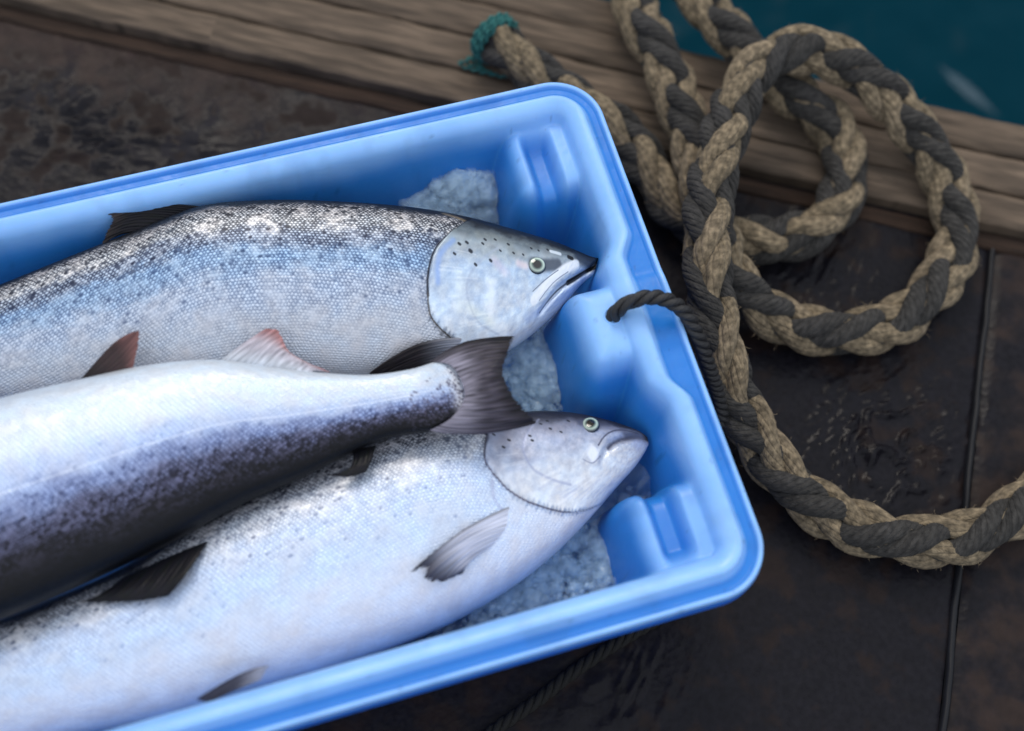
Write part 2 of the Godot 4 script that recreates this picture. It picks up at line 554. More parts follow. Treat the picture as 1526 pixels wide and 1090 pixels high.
func tub_height(x: float, z: float, d: float, dx: float) -> float:
	# dx: distance from the nearer end of the crate; features are the same at both ends
	var rec := 0.0125 * (sstep(0.168, 0.196, z) * sstep(0.334, 0.306, z)) * sstep(0.09, 0.05, dx)
	var de := d - rec
	var y: float
	if d < 0.0058:
		y = 0.1868 + 0.0042 * sqrt(maxf(0.0, 1.0 - pow((d - 0.0028) / 0.0030, 2.0)))
		if d < 0.0001: y = 0.1845
	elif de < 0.013:
		y = 0.1868
	elif de < 0.021:
		y = 0.1868 + 0.0100 * sstep(0.0125, 0.0205, de)
	else:
		var r := 0.0150
		var q := de - 0.021
		if q < r * 0.985:
			y = 0.1968 - (r - sqrt(r * r - q * q))
		else:
			y = 0.1968 - r * (1.0 - sqrt(1.0 - 0.985 * 0.985)) - 5.6 * (q - r * 0.985)
	y = smax(y, 0.022, 0.020)
	var zz := minf(z, CRATE_W - z)
	# corner posts with a groove, and the handle block in the middle
	if dx < 0.16:
		var s := box2(dx, zz, -0.05, 0.100, -0.05, 0.112, 0.016)
		var gr := sstep(0.0165, 0.0055, absf(dx - 0.066)) * sstep(0.036, 0.056, zz)
		var hb := 0.1785 - 0.020 * gr - 6.5 * softplus(s + 0.004, 0.0042)
		if hb > y - 0.03: y = smax(y, hb, 0.015)
		var s2 := box2(dx, z, -0.05, 0.089, 0.2035, 0.288, 0.014)
		var hb2 := 0.1885 - 5.2 * softplus(s2 + 0.004, 0.0044)
		if hb2 > y - 0.03: y = smax(y, hb2, 0.013)
	return y

func spacing(length: float, mid: float) -> PackedFloat32Array:
	var e := PackedFloat32Array()
	var d := 0.0
	while d < 0.0052:
		e.append(d); d += 0.00075
	while d < 0.012:
		e.append(d); d += 0.0015
	while d < 0.060:
		e.append(d); d += 0.0012
	while d < 0.13:
		e.append(d); d += 0.0019
	var out := e.duplicate()
	var n := int((length - 2.0 * d) / mid) + 1
	for i in n + 1:
		out.append(d + (length - 2.0 * d) * i / n)
	for i in range(e.size() - 1, -1, -1):
		out.append(length - e[i])
	return out

func ring_point(s: float, inset: float, y: float) -> Vector3:      # s in 0..1 round the rim, corners included
	var r := maxf(CRATE_R - inset, 0.012)
	var hx := -CRATE_X0 * 0.5 - inset - r
	var hz := CRATE_W * 0.5 - inset - r
	var cx := CRATE_X0 * 0.5
	var cz := CRATE_W * 0.5
	var k := int(s * 4.0) % 4
	var f := s * 4.0 - int(s * 4.0)
	var sx := [1.0, -1.0, -1.0, 1.0]
	var sz := [1.0, 1.0, -1.0, -1.0]
	var th := (k + clampf((f - 0.3) / 0.4, 0.0, 1.0)) * PI * 0.5
	if f < 0.3 or f > 0.7:
		var here := Vector2(sx[k] * hx, sz[k] * hz)
		var other := (k + 3) % 4 if f < 0.3 else (k + 1) % 4
		var mid := (here + Vector2(sx[other] * hx, sz[other] * hz)) * 0.5
		var p := mid.lerp(here, f / 0.3) if f < 0.3 else here.lerp(mid, (f - 0.7) / 0.3)
		return Vector3(cx + p.x + cos(th) * r, y, cz + p.y + sin(th) * r)
	return Vector3(cx + sx[k] * hx + cos(th) * r, y, cz + sz[k] * hz + sin(th) * r)

func make_crate() -> void:
	var crate := thing("fish_crate", "blue plastic fish crate full of salmon and ice with a black rope handle", "crate", Vector3(CRATE_X0 * 0.5, 0, CRATE_W * 0.5))
	var blue := plain(lin(0.022, 0.165, 0.74), 0.42, 0.5)
	blue.roughness_texture = noise_tex(81, 0.01, 5, 512, Color(0.62, 0.62, 0.62), Color(1, 1, 1))
	blue.roughness = 0.5
	blue.uv1_triplanar = true
	blue.uv1_scale = Vector3(5, 5, 5)
	blue.heightmap_enabled = true
	blue.heightmap_texture = noise_tex(82, 0.03, 3)
	blue.heightmap_scale = 0.02
	blue.subsurf_scatter_enabled = true
	blue.subsurf_scatter_strength = 0.12
	var L := -CRATE_X0
	var xs := spacing(L, 0.004)
	var zs := spacing(CRATE_W, 0.0022)
	var P := PackedVector3Array()
	P.resize(xs.size() * zs.size())
	var C := PackedColorArray()
	C.resize(P.size())
	var scuff := noise(83, 9.0, 4)
	var new_or_shaded_blue := Color(0.0005, 0.165, 0.56)
	var worn_or_lit_blue := Color(0.235, 0.465, 0.85)
	var k := 0
	for gx in xs:
		for gz in zs:
			var dx := minf(gx, L - gx)
			var dz := minf(gz, CRATE_W - gz)
			var d := minf(dx, dz)
			var x := gx
			var z := gz
			if dx < CRATE_R and dz < CRATE_R:      # follow the rounded corner
				var rr := CRATE_R - d
				var ox: float
				var oz: float
				if dz <= dx:
					var th := (CRATE_R - dx) / maxf(rr, 1e-6) * PI / 4.0
					ox = sin(th) * rr; oz = cos(th) * rr
				else:
					var th := (CRATE_R - dz) / maxf(rr, 1e-6) * PI / 4.0
					ox = cos(th) * rr; oz = sin(th) * rr
				x = CRATE_R - ox if gx < L * 0.5 else L - CRATE_R + ox
				z = CRATE_R - oz if gz < CRATE_W * 0.5 else CRATE_W - CRATE_R + oz
			P[k] = Vector3(CRATE_X0 + x, tub_height(x, z, d, minf(x, L - x)), z)
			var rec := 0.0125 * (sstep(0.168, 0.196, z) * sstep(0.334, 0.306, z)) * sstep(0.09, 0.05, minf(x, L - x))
			var worn := maxf(sstep(0.0125, 0.0165, d - rec), 0.95 * sstep(0.0062, 0.0042, d))      # chafed pale, with light also painted into lip and edge bead
			C[k] = new_or_shaded_blue.lerp(worn_or_lit_blue, clampf(worn * (0.92 + 0.22 * scuff.get_noise_2d(x, z)) * lerpf(0.12, 1.0, sstep(0.155, 0.190, P[k].y + 0.012 * scuff.get_noise_2d(x * 0.7 + 5.0, z * 0.7))), 0.0, 1.0))  # height ramp paints shade into the deep walls, light onto lip and block tops
			k += 1
	for i in P.size():      # grime and fine knocks
		var g := scuff.get_noise_2d(P[i].x * 9.0, P[i].z * 9.0)
		var q := 1.0 - 0.10 * sstep(0.1, 0.5, scuff.get_noise_2d(P[i].x * 2.0 + 3.0, P[i].z * 2.0)) - 0.22 * sstep(0.56, 0.62, g)
		C[i] = Color(C[i].r * q, C[i].g * q, C[i].b * q)
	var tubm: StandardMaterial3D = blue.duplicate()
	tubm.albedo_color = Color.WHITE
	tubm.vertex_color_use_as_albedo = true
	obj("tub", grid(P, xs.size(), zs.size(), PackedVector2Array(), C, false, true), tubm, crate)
	# skirt of the rim, outer wall and base
	var prof := [[0.0, 0.1845], [-0.0006, 0.182], [-0.0003, 0.168], [0.0008, 0.1655], [0.0030, 0.1655], [0.0036, 0.168], [0.0045, 0.182], [0.026, 0.182], [0.0275, 0.179], [0.030, 0.150], [0.050, 0.012], [0.056, 0.004], [0.075, 0.003], [0.2, 0.003], [0.249, 0.003]]
	var Q := PackedVector3Array()
	for e in prof:
		for s in 200:
			Q.append(ring_point(s / 200.0, e[0], e[1]))
	obj("outer_wall", grid(Q, prof.size(), 200, PackedVector2Array(), PackedColorArray(), true, true), blue, crate)
	# small dark moulding plug in the near corner post
	# rope handle through the hole in the end block
	var hb := Node3D.new()
	hb.name = "rope_handle"
	hb.set_meta("label", "short black twisted rope handle looped through the crate end")
	crate.add_child(hb, true)
	var bm := plain(lin(0.012, 0.012, 0.014), 0.55, 0.5)
	bm.heightmap_enabled = true
	bm.heightmap_texture = yarn_tex(5)
	bm.heightmap_scale = 0.05
	bm.uv1_scale = Vector3(47, 1, 1)
	var path := even(pts(HANDLE_PATH), 0.0012)
	for s in 3:
		obj("strand", twist(path, 0.0036, 0.0034, 0.030, TAU * s / 3.0, 10), bm, hb)
	var hole := PackedVector3Array()
	for r in [[0.0060, -0.001], [0.0068, 0.0008], [0.0080, 0.0004], [0.0086, -0.0010]]:
		for s in 28:
			var th := TAU * s / 28.0
			hole.append(Vector3(-0.0558 + cos(th) * r[0], 0.1884 + r[1], 0.2415 + sin(th) * r[0]))
	obj("hole_collar", grid(hole, 4, 28, PackedVector2Array(), PackedColorArray(), true, true), plain(lin(0.215, 0.455, 0.88), 0.5), crate)

# ------------------------------------------------------------------ rope making
func yarn_tex(rows: int, turns := 3) -> ImageTexture:
	var n := 256
	var d := PackedByteArray()
	d.resize(n * n)
	var nz := noise(91 + rows, 0.05, 3)
	for j in n:
		for i in n:
			var s := fposmod((j / float(n)) * rows + turns * i / float(n) + 0.06 * sin(TAU * i / n), 1.0)
			var v := sqrt(maxf(0.0, 1.0 - pow(s * 2.0 - 1.0, 2.0)))
			d[j * n + i] = int(clampf(v * (0.75 + 0.35 * nz.get_noise_2d(i, j * 2.0)) , 0.0, 1.0) * 255.0)
	return picture(d, n, n, Image.FORMAT_L8)

func frames(path: PackedVector3Array) -> Array:     # tangent, side, up per point
	var out := []
	var n := path.size()
	var up := Vector3.UP
	for i in n:
		var t := (path[mini(i + 1, n - 1)] - path[maxi(i - 1, 0)]).normalized()
		up = (up - t * up.dot(t))
		up = (up.normalized() * 0.85 + (Vector3.UP - t * t.y) * 0.15).normalized()
		out.append([t, t.cross(up).normalized(), up])
	return out

func tube(c: PackedVector3Array, ref: PackedVector3Array, rad: PackedFloat32Array, sides: int, flat := 1.0, ulen := 1.0) -> Array:
	var P := PackedVector3Array()
	var U := PackedVector2Array()
	var n := c.size()
	var run := 0.0
	for i in n:
		var t := (c[mini(i + 1, n - 1)] - c[maxi(i - 1, 0)]).normalized()
		var a := (ref[i] - t * ref[i].dot(t)).normalized()
		var b := t.cross(a)
		if i: run += c[i].distance_to(c[i - 1])
		for j in sides + 1:
			var th := TAU * j / sides
			P.append(c[i] + (a * cos(th) * flat + b * sin(th) / flat) * rad[i])
			U.append(Vector2(run * ulen, float(j) / sides))
	var g := grid(P, n, sides + 1, U)
	tidy_seam(g, n, sides + 1)
	# round caps
	for e in 2:
		var base := (n - 1) * (sides + 1) if e else 0
		var at: int = g[0].size()
		var ct: Vector3 = c[n - 1] if e else c[0]
		var out := (c[n - 1] - c[n - 2]).normalized() if e else (c[0] - c[1]).normalized()
		g[0].append(ct + out * rad[0] * 0.4)
		g[1].append(out)
		g[2].append(Vector2(run * ulen if e else 0.0, 0.5))
		for j in sides:
			g[4].append_array([base + j, at, base + j + 1] if e else [base + j + 1, at, base + j])
	return g

func twist(path: PackedVector3Array, off: float, rad: float, pitch: float, ph: float, sides: int) -> Array:
	var fr := frames(path)
	var c := PackedVector3Array()
	var ref := PackedVector3Array()
	var rr := PackedFloat32Array()
	var run := 0.0
	for i in path.size():
		if i: run += path[i].distance_to(path[i - 1])
		var th := ph + TAU * run / pitch
		var d: Vector3 = fr[i][1] * cos(th) + fr[i][2] * sin(th)
		c.append(path[i] + d * off)
		ref.append(d)
		rr.append(rad)
	return tube(c, ref, rr, sides)

func make_rope() -> void:
	var ctrl := pts(ROPE_PATH)
	var rope := thing("mooring_rope", "thick plaited mooring rope of dark grey and tan strands coiled on the deck", "rope", Vector3(0.2, 0, 0.15))
	var path := even(ctrl, 0.003)
	var fr := frames(path)
	var n := path.size()
	var wob := noise(101, 14.0, 3)
	var mats := []
	for k in 2:
		var m := plain(lin(0.345, 0.275, 0.190) if k else lin(0.064, 0.062, 0.062), 0.9, 0.3)
		m.heightmap_enabled = true
		m.heightmap_texture = yarn_tex(9, 6)
		m.heightmap_scale = 0.22
		m.albedo_texture = noise_tex(104 + k, 0.012, 5, 512, Color(0.48, 0.48, 0.48) if k else Color(0.6, 0.6, 0.6), Color(1.0, 0.99, 0.97))
		m.uv1_scale = Vector3(16, 1, 1)
		m.rim_enabled = true
		m.rim = 0.35
		m.rim_tint = 0.7
		m.vertex_color_use_as_albedo = true
		mats.append(m)
	var R := 0.0262
	var pitch := 0.200
	var fuzz := empty()
	for k in 8:
		var cw := k < 4
		var carrier := (k / 2) % 2
		var pair := (k % 2) * 2 - 1
		var sgn := 1.0 if cw else -1.0
		var c := PackedVector3Array()
		var ref := PackedVector3Array()
		var rr := PackedFloat32Array()
		for i in n:
			var s := i * 0.003
			var w := TAU * (s / pitch) + pair * 0.62
			var turn := rope_turn(s)
			var th := sgn * w + PI * carrier + turn
			# each strand rides over at its own side of the rope and dives under a quarter turn later
			var ride := cos(2.0 * w) * sgn
			var r := R * (0.50 + 0.15 * ride) * (1.0 + 0.05 * wob.get_noise_2d(s, k * 9.0))
			var squash := 1.0
			var d: Vector3 = fr[i][1] * cos(th) + fr[i][2] * sin(th)
			c.append(path[i] + d * r + fr[i][1] * 0.001 * wob.get_noise_2d(s * 2.0, k + 40.0))
			ref.append(d)
			rr.append(R * (0.372 + 0.03 * wob.get_noise_2d(s * 1.5, k * 5.0 + 3.0)) * squash)
		var g := tube(c, ref, rr, 12, 0.94)
		var cols := PackedColorArray()
		var nv := 13
		for i in g[0].size():
			var row := mini(i / nv, n - 1)
			var s := row * 0.003
			var q := 0.92 + 0.30 * wob.get_noise_2d(s * 1.3 + 5.0, k * 3.0)
			# tone drifts at random along each strand
			cols.append(Color(q, q, q * 0.98))
		g[3] = cols
		obj("strand", g, mats[0 if cw else 1], rope)
		# stray fibres
		for f in (1500 if not cw else 350):
			var i := rng.randi_range(4, n - 5)
			var t: Vector3 = (c[i + 1] - c[i]).normalized()
			var th := rng.randf() * TAU
			var a := ref[i] * cos(th) + t.cross(ref[i]) * sin(th)
			if a.dot((c[i] - path[i]).normalized()) < -0.2: continue
			var p0 := c[i] + a * rr[i] * 0.97
			var dir := (a * rng.randf_range(0.3, 1.0) + t * rng.randf_range(-1.2, 1.2) + Vector3(rng.randfn(), rng.randfn(), rng.randfn()) * 0.25).normalized()
			var len := rng.randf_range(0.002, 0.006) * (1.6 if rng.randf() < 0.12 else 1.0)
			var side := dir.cross(Vector3(rng.randfn(), rng.randfn(), rng.randfn())).normalized() * 0.00013
			var p1 := p0 + dir * len * 0.6
			var p2 := p1 + (dir + Vector3(rng.randfn(), rng.randfn(), rng.randfn()) * 0.5).normalized() * len * 0.5
			var at: int = fuzz[0].size()
			fuzz[0].append_array([p0 - side, p0 + side, p1 - side, p1 + side, p2])
			var nn := side.cross(dir).normalized()
			var col := Color(0.27, 0.21, 0.14) if not cw else Color(0.06, 0.058, 0.058)
			for q in 5:
				fuzz[1].append(nn)
				fuzz[3].append(col)
			fuzz[4].append_array([at, at + 2, at + 1, at + 1, at + 2, at + 3, at + 2, at + 4, at + 3])
	var fm := plain(Color.WHITE, 0.9, 0.2)
	fm.vertex_color_use_as_albedo = true
	fuzz[2] = PackedVector2Array()
	var fz := obj("loose_fibre", fuzz, fm, rope)
	fz.set_meta("kind", "stuff")
	# turquoise twine whipped round the cut end
	var wm := plain(lin(0.035, 0.150, 0.145), 0.8, 0.3)
	wm.heightmap_enabled = true
	wm.heightmap_texture = yarn_tex(5)
	wm.heightmap_scale = 0.06
	wm.uv1_scale = Vector3(80, 1, 1)
	var wp := PackedVector3Array()
	for i in 700:
		var t := i / 100.0
		var s := 1.5 + t * 0.75
		var p := path[int(s)].lerp(path[int(s) + 1], s - int(s))
		var r := 0.0252 + 0.0018 * sin(t * 2.7)
		wp.append(p + (fr[2][1] * cos(t * TAU) + fr[2][2] * sin(t * TAU)) * r)
	obj("whipping", twist(wp, 0.0010, 0.0019, 0.012, 0.0, 8), wm, rope).set_meta("label", "turquoise twine whipping bound round the cut rope end")
	var e := path[0]
	for s in 4:
		var a: Vector3 = fr[0][1] * (-0.02 + 0.004 * s) - fr[0][0] * 0.002
		var lp := PackedVector3Array([e + a, e + a + Vector3(-0.018, -0.012, 0.010 + s * 0.004), e + a + Vector3(-0.03 - 0.004 * s, -0.024, 0.022), e + a + Vector3(-0.034 + s * 0.012, -0.0235, 0.038 + 0.004 * s)])
		for q in lp.size():
			lp[q].y = maxf(lp[q].y, 0.0215)
		obj("twine_tail", twist(even(lp, 0.0015), 0.0011, 0.0016, 0.010, s, 8), wm, rope)

func rope_turn(s: float) -> float:
	var keys := [[0.0, -0.2], [0.43, -0.2], [0.53, -0.5], [0.66, -1.57], [1.87, -1.57], [2.0, -0.85], [2.12, 0.15], [2.25, 0.43], [2.4, 0.4], [2.55, 1.15], [2.7, 1.5], [3.1, 1.5]]
	for i in keys.size() - 1:
		if s < keys[i + 1][0]:
			return lerpf(keys[i][1], keys[i + 1][1], sstep(0.0, 1.0, (s - keys[i][0]) / (keys[i + 1][0] - keys[i][0])))
	return keys[-1][1]

func make_cord() -> void:
	var c := thing("thin_cord", "thin dark twisted cord lying on the deck under the near side of the crate", "cord", Vector3(-0.15, 0, 0.49))
	var m := plain(lin(0.012, 0.012, 0.012), 0.8, 0.3)
	m.heightmap_enabled = true
	m.heightmap_texture = yarn_tex(5)
	m.heightmap_scale = 0.05
	m.uv1_scale = Vector3(50, 1, 1)
	var p := even(pts(CORD_PATH), 0.0014)
	for s in 3:
		obj("strand", twist(p, 0.0032, 0.0032, 0.034, TAU * s / 3.0, 9), m, c)

# ------------------------------------------------------------------ ice
func ice_level(x: float, z: float, nz: FastNoiseLite) -> float:
	var y := 0.092 + 0.010 * nz.get_noise_2d(x * 9.0, z * 9.0) + 0.006 * nz.get_noise_2d(x * 30.0, z * 30.0)
	y += 0.046 * exp(-(pow((x + 0.128) / 0.034, 2.0) + pow((z - 0.045) / 0.028, 2.0)))
	y += 0.026 * exp(-(pow((x + 0.175) / 0.035, 2.0) + pow((z - 0.055) / 0.02, 2.0)))
	y += 0.018 * exp(-(pow((x + 0.118) / 0.022, 2.0) + pow((z - 0.235) / 0.03, 2.0)))
	y += 0.012 * exp(-(pow((x + 0.052) / 0.012, 2.0) + pow((z - 0.358) / 0.014, 2.0)))
	y -= 0.022 * exp(-(pow((x + 0.075) / 0.03, 2.0) + pow((z - 0.13) / 0.03, 2.0)))
	y -= 0.02 * exp(-(pow((x + 0.065) / 0.03, 2.0) + pow((z - 0.30) / 0.022, 2.0)))
	return y

func make_ice() -> void:
	var nz := noise(111, 1.0, 3)
	org = Vector3(CRATE_X0 * 0.5, 0.024, CRATE_W * 0.5)
	var nx := 300
	var nv := 160
	var P := PackedVector3Array()
	for i in nx:
		for j in nv:
			var x := lerpf(-0.885, -0.036, i / (nx - 1.0))
			var z := lerpf(0.036, 0.464, j / (nv - 1.0))
			P.append(Vector3(x, ice_level(x, z, nz) - 0.004 + 0.003 * nz.get_noise_2d(x * 160.0, z * 160.0), z))
	var g := grid(P, nx, nv, PackedVector2Array(), PackedColorArray(), false, true)
	g[2] = PackedVector2Array()
	# loose broken pieces
	var shapes := []
	for v in 8:
		var dirs := [Vector3(1, 0, 0), Vector3(-1, 0, 0), Vector3(0, 1, 0), Vector3(0, -1, 0), Vector3(0, 0, 1), Vector3(0, 0, -1)]
		for q in 8:
			dirs.append(Vector3(1 if q & 1 else -1, 1 if q & 2 else -1, 1 if q & 4 else -1).normalized())
		for q in dirs.size():
			dirs[q] = (dirs[q] + Vector3(rng.randfn(), rng.randfn(), rng.randfn()) * 0.12).normalized() * rng.randf_range(0.72, 1.12)
		shapes.append(dirs)
	var faces := []
	for sx in [0, 1]:
		for sy in [2, 3]:
			for sz in [4, 5]:
				var c := 6 + (1 if sx == 0 else 0) + (2 if sy == 2 else 0) + (4 if sz == 4 else 0)
				var even_sign := (1 if sx == 0 else -1) * (1 if sy == 2 else -1) * (1 if sz == 4 else -1) > 0
				for e in [[sx, sy], [sy, sz], [sz, sx]]:
					faces.append([e[0], c, e[1]] if even_sign else [e[1], c, e[0]])
	for q in 3000:
		var x := rng.randf_range(-0.46, -0.038)
		var z := rng.randf_range(0.038, 0.462)
		var r := rng.randf()
		if r < 0.28:
			x = -0.128 + rng.randfn() * 0.028; z = 0.046 + absf(rng.randfn()) * 0.02
		elif r < 0.50:
			x = -0.11 + rng.randfn() * 0.03; z = 0.25 + rng.randfn() * 0.03
		elif r < 0.80:
			x = -0.17 + rng.randfn() * 0.06; z = 0.42 + rng.randfn() * 0.025
		if x > -0.036 or z < 0.036 or z > 0.464: continue
		var size := rng.randf_range(0.0024, 0.0066) * (1.0 + 1.3 * pow(rng.randf(), 5.0))
		var at := Vector3(x, ice_level(x, z, nz) + rng.randf_range(-0.002, 0.0035), z)
		var b := Basis.from_euler(Vector3(rng.randf() * TAU, rng.randf() * TAU, rng.randf() * TAU)).scaled(Vector3(size, size * rng.randf_range(0.55, 0.9), size * rng.randf_range(0.7, 1.3)))
		var sh: Array = shapes[q % 8]
		for f in faces:
			var a0: Vector3 = at + b * sh[f[0]]
			var a1: Vector3 = at + b * sh[f[1]]
			var a2: Vector3 = at + b * sh[f[2]]
			var nn := (a2 - a0).cross(a1 - a0).normalized()
			var base: int = g[0].size()
			g[0].append_array([a0, a1, a2])
			for w in 3:      # melted, softened edges
				g[1].append((nn * 0.9 + (g[0][base + w] - at).normalized()).normalized())
			g[4].append_array([base, base + 1, base + 2])
	var m := plain(lin(0.58, 0.80, 1.0), 0.27, 0.7)
	m.transparency = BaseMaterial3D.TRANSPARENCY_ALPHA
	m.albedo_texture = noise_tex(113, 0.012, 4, 512, Color(1, 1, 1, 0.03), Color(1, 1, 1, 0.34))
	m.uv1_triplanar = true
	m.uv1_scale = Vector3(6, 6, 6)
	m.clearcoat_enabled = true
	m.clearcoat = 0.5
	m.clearcoat_roughness = 0.12
	var o := obj("crushed_ice", g, m, self)
	o.position = org
	o.set_meta("label", "crushed ice packed under and around the salmon in the blue crate")
	o.set_meta("category", "ice")
	o.set_meta("kind", "stuff")

# ------------------------------------------------------------------ salmon
class Fish:
	var D: PackedVector3Array
	var V: PackedVector3Array
	var X := PackedFloat32Array()     # mm along the body for each texture column
	var G := PackedFloat32Array()     # mm from back to belly over the side that shows
	var W := 2048
	var H := 640
	var col := PackedByteArray()
	var hgt := PackedByteArray()
	var gill := []
	var mouth := []
	var thick := 0.46

func fish_frame(f: Fish, u: float) -> Array:     # middle, half back-to-belly vector, half thickness vector
	var n := f.D.size()
	var t := u * (n - 1)
	var d := along(f.D, t)
	var v := along(f.V, t)
	var t2 := minf(t + 0.02, n - 1.0)
	var t1 := maxf(t - 0.02, 0.0)
	var tan := along(f.D, t2) + along(f.V, t2) - along(f.D, t1) - along(f.V, t1)
	var half := (d - v) * 0.5
	var up := tan.cross(half).normalized()
	if up.y < 0.0: up = -up
	var k := 1.0
	if u > 0.99: k = sqrt(maxf(0.0, 1.0 - pow((u - 0.99) / 0.01, 2.0)))
	if u < 0.02: k = sqrt(maxf(0.0, 1.0 - pow((0.02 - u) / 0.02, 2.0)))
	var flat := lerpf(0.42, 1.0, sstep(0.0, 0.13, u))     # the tail stalk flattens into the fin
	return [(d + v) * 0.5, half * k, up * half.length() * f.thick * k * flat, tan.normalized()]

func gill_u(f: Fish, v: float) -> float:
	if f.gill.is_empty(): return 9.0
	for i in f.gill.size() - 1:
		if v <= f.gill[i + 1][1]:
			return lerpf(f.gill[i][0], f.gill[i + 1][0], clampf((v - f.gill[i][1]) / maxf(f.gill[i + 1][1] - f.gill[i][1], 1e-5), 0.0, 1.0))
	return f.gill[-1][0]

func seg_dist(p: Vector2, a: Vector2, b: Vector2) -> float:
	var ab := b - a
	return p.distance_to(a + ab * clampf((p - a).dot(ab) / maxf(ab.length_squared(), 1e-9), 0.0, 1.0))

func mm(f: Fish, u: float, v: float) -> Vector2:
	var i := clampi(int(u * (f.W - 1)), 0, f.W - 1)
	return Vector2(f.X[i], v * f.G[i])

func fish_setup(a: Array) -> Fish:
	var f := Fish.new()
	for s in a:
		f.D.append(Vector3(s[0], s[1], s[2]))
		f.V.append(Vector3(s[3], s[4], s[5]))
	var run := 0.0
	var last: Vector3 = fish_frame(f, 0.0)[0]
	for i in f.W:
		var fr := fish_frame(f, i / (f.W - 1.0))
		run += 1000.0 * last.distance_to(fr[0])
		last = fr[0]
		f.X.append(run)
		f.G.append(maxf(1000.0 * fr[1].length() * 2.35, 4.0))
	f.col.resize(f.W * f.H * 3)
	f.hgt.resize(f.W * f.H)
	return f

# stops: [v, light r g b, dark r g b, share of dark between the scales, share of dark flecks]
func fish_skin(f: Fish, stops: Array, head: Array, sd: int, bellied: float) -> void:
	var n1 := noise_bytes(noise(sd, 0.007, 3), f.W, f.H)
	var n2 := noise_bytes(noise(sd + 1, 0.03, 3), f.W, f.H)
	var n3 := noise_bytes(noise(sd + 2, 0.15, 2), f.W, f.H)
	var n4 := noise_bytes(noise(sd + 3, 0.012, 4), f.W, f.H)
	var luts := []
	for which in [stops, head]:
		var lut := PackedFloat32Array()
		for q in 257:
			var v := q / 256.0
			var i := 0
			while i < which.size() - 2 and which[i + 1][0] < v: i += 1
			var t := sstep(which[i][0], which[i + 1][0], v)
			for c in range(1, 9):
				lut.append(lerpf(which[i][c], which[i + 1][c], t))
		luts.append(lut)
	var hx := PackedFloat32Array()
	for j in f.H: hx.append(gill_u(f, j / (f.H - 1.0)))
	for i in f.W:
		var u := i / (f.W - 1.0)
		var X := f.X[i]
		var G := f.G[i]
		for j in f.H:
			var k := j * f.W + i
			var v := j / (f.H - 1.0)
			var a := n1[k] / 255.0 - 0.5
			var b := n2[k] / 255.0 - 0.5
			var c := n3[k] / 255.0 - 0.5
			var e := n4[k] / 255.0 - 0.5
			var is_head := u > hx[j]
			var w := clampf(v + 0.05 * a + 0.04 * b + (0.0 if is_head else 0.03 * c), 0.0, 1.0)
			var lut: PackedFloat32Array = luts[1 if is_head else 0]
			var q := int(w * 256.0) * 8
			var dark := 0.0
			var h := 0.5
			if is_head:
				dark = lut[q + 6] * (0.5 + b) + lut[q + 7] * sstep(0.10, 0.22, c)
				h = 0.5 + 0.5 * b + 0.3 * a + 0.12 * c
			else:
				var sy := (v * G + 1.5 * a + 0.9 * b) / 2.15
				var row := int(sy)
				var sx := (X + 2.6 * b + 1.2 * c) / 3.4 + 0.5 * (row & 1)
				var cx := int(sx)
				var fx := sx - cx
				var fy := sy - row
				var dd := absf(fy - 0.5) * 0.9 + absf(fx - 0.5) * 1.05
				var gap := sstep(0.24, 0.60, dd + 0.25 * c) * clampf(0.95 + 1.5 * e + 0.9 * b, 0.25, 1.15)
				var hs := hash1(cx, row)
				var fleck := 1.0 if hs < lut[q + 7] * (0.75 + 1.6 * b + 0.9 * a) else 0.0
				dark = lut[q + 6] * (gap * 0.95 + 0.62 * (hash1(cx + 7, row + 3) - 0.42)) + fleck * (1.0 - gap) * 0.8
				h = 0.75 - 0.55 * gap + 0.12 * (hs - 0.5) + 0.1 * (0.5 - fx)
				h = lerpf(0.6, h, clampf(0.42 + 1.5 * lut[q + 6], 0.0, 1.0))
			dark = clampf(dark, 0.0, 1.0)
			var tone := 1.0 + 0.13 * e + 0.08 * c
			var blue := 1.0 + 0.05 * e
			f.col[k * 3] = int(clampf(lerpf(lut[q], lut[q + 3], dark) * tone / blue, 0.0, 250.0))
			f.col[k * 3 + 1] = int(clampf(lerpf(lut[q + 1], lut[q + 4], dark) * tone, 0.0, 250.0))
			f.col[k * 3 + 2] = int(clampf(lerpf(lut[q + 2], lut[q + 5], dark) * tone * (1.0 + 0.03 * e), 0.0, 252.0))
			f.hgt[k] = int(clampf(h, 0.0, 1.0) * 255.0)

func rounded(line: Array, n := 6) -> Array:      # a line of u, v points made smooth
	var out := []
	for i in line.size() - 1:
		for k in n:
			var q := []
			for c in 2:
				q.append(cr(line[maxi(i - 1, 0)][c], line[i][c], line[i + 1][c], line[mini(i + 2, line.size() - 1)][c], k / float(n)))
			out.append(q)
	out.append(line[-1])
	return out

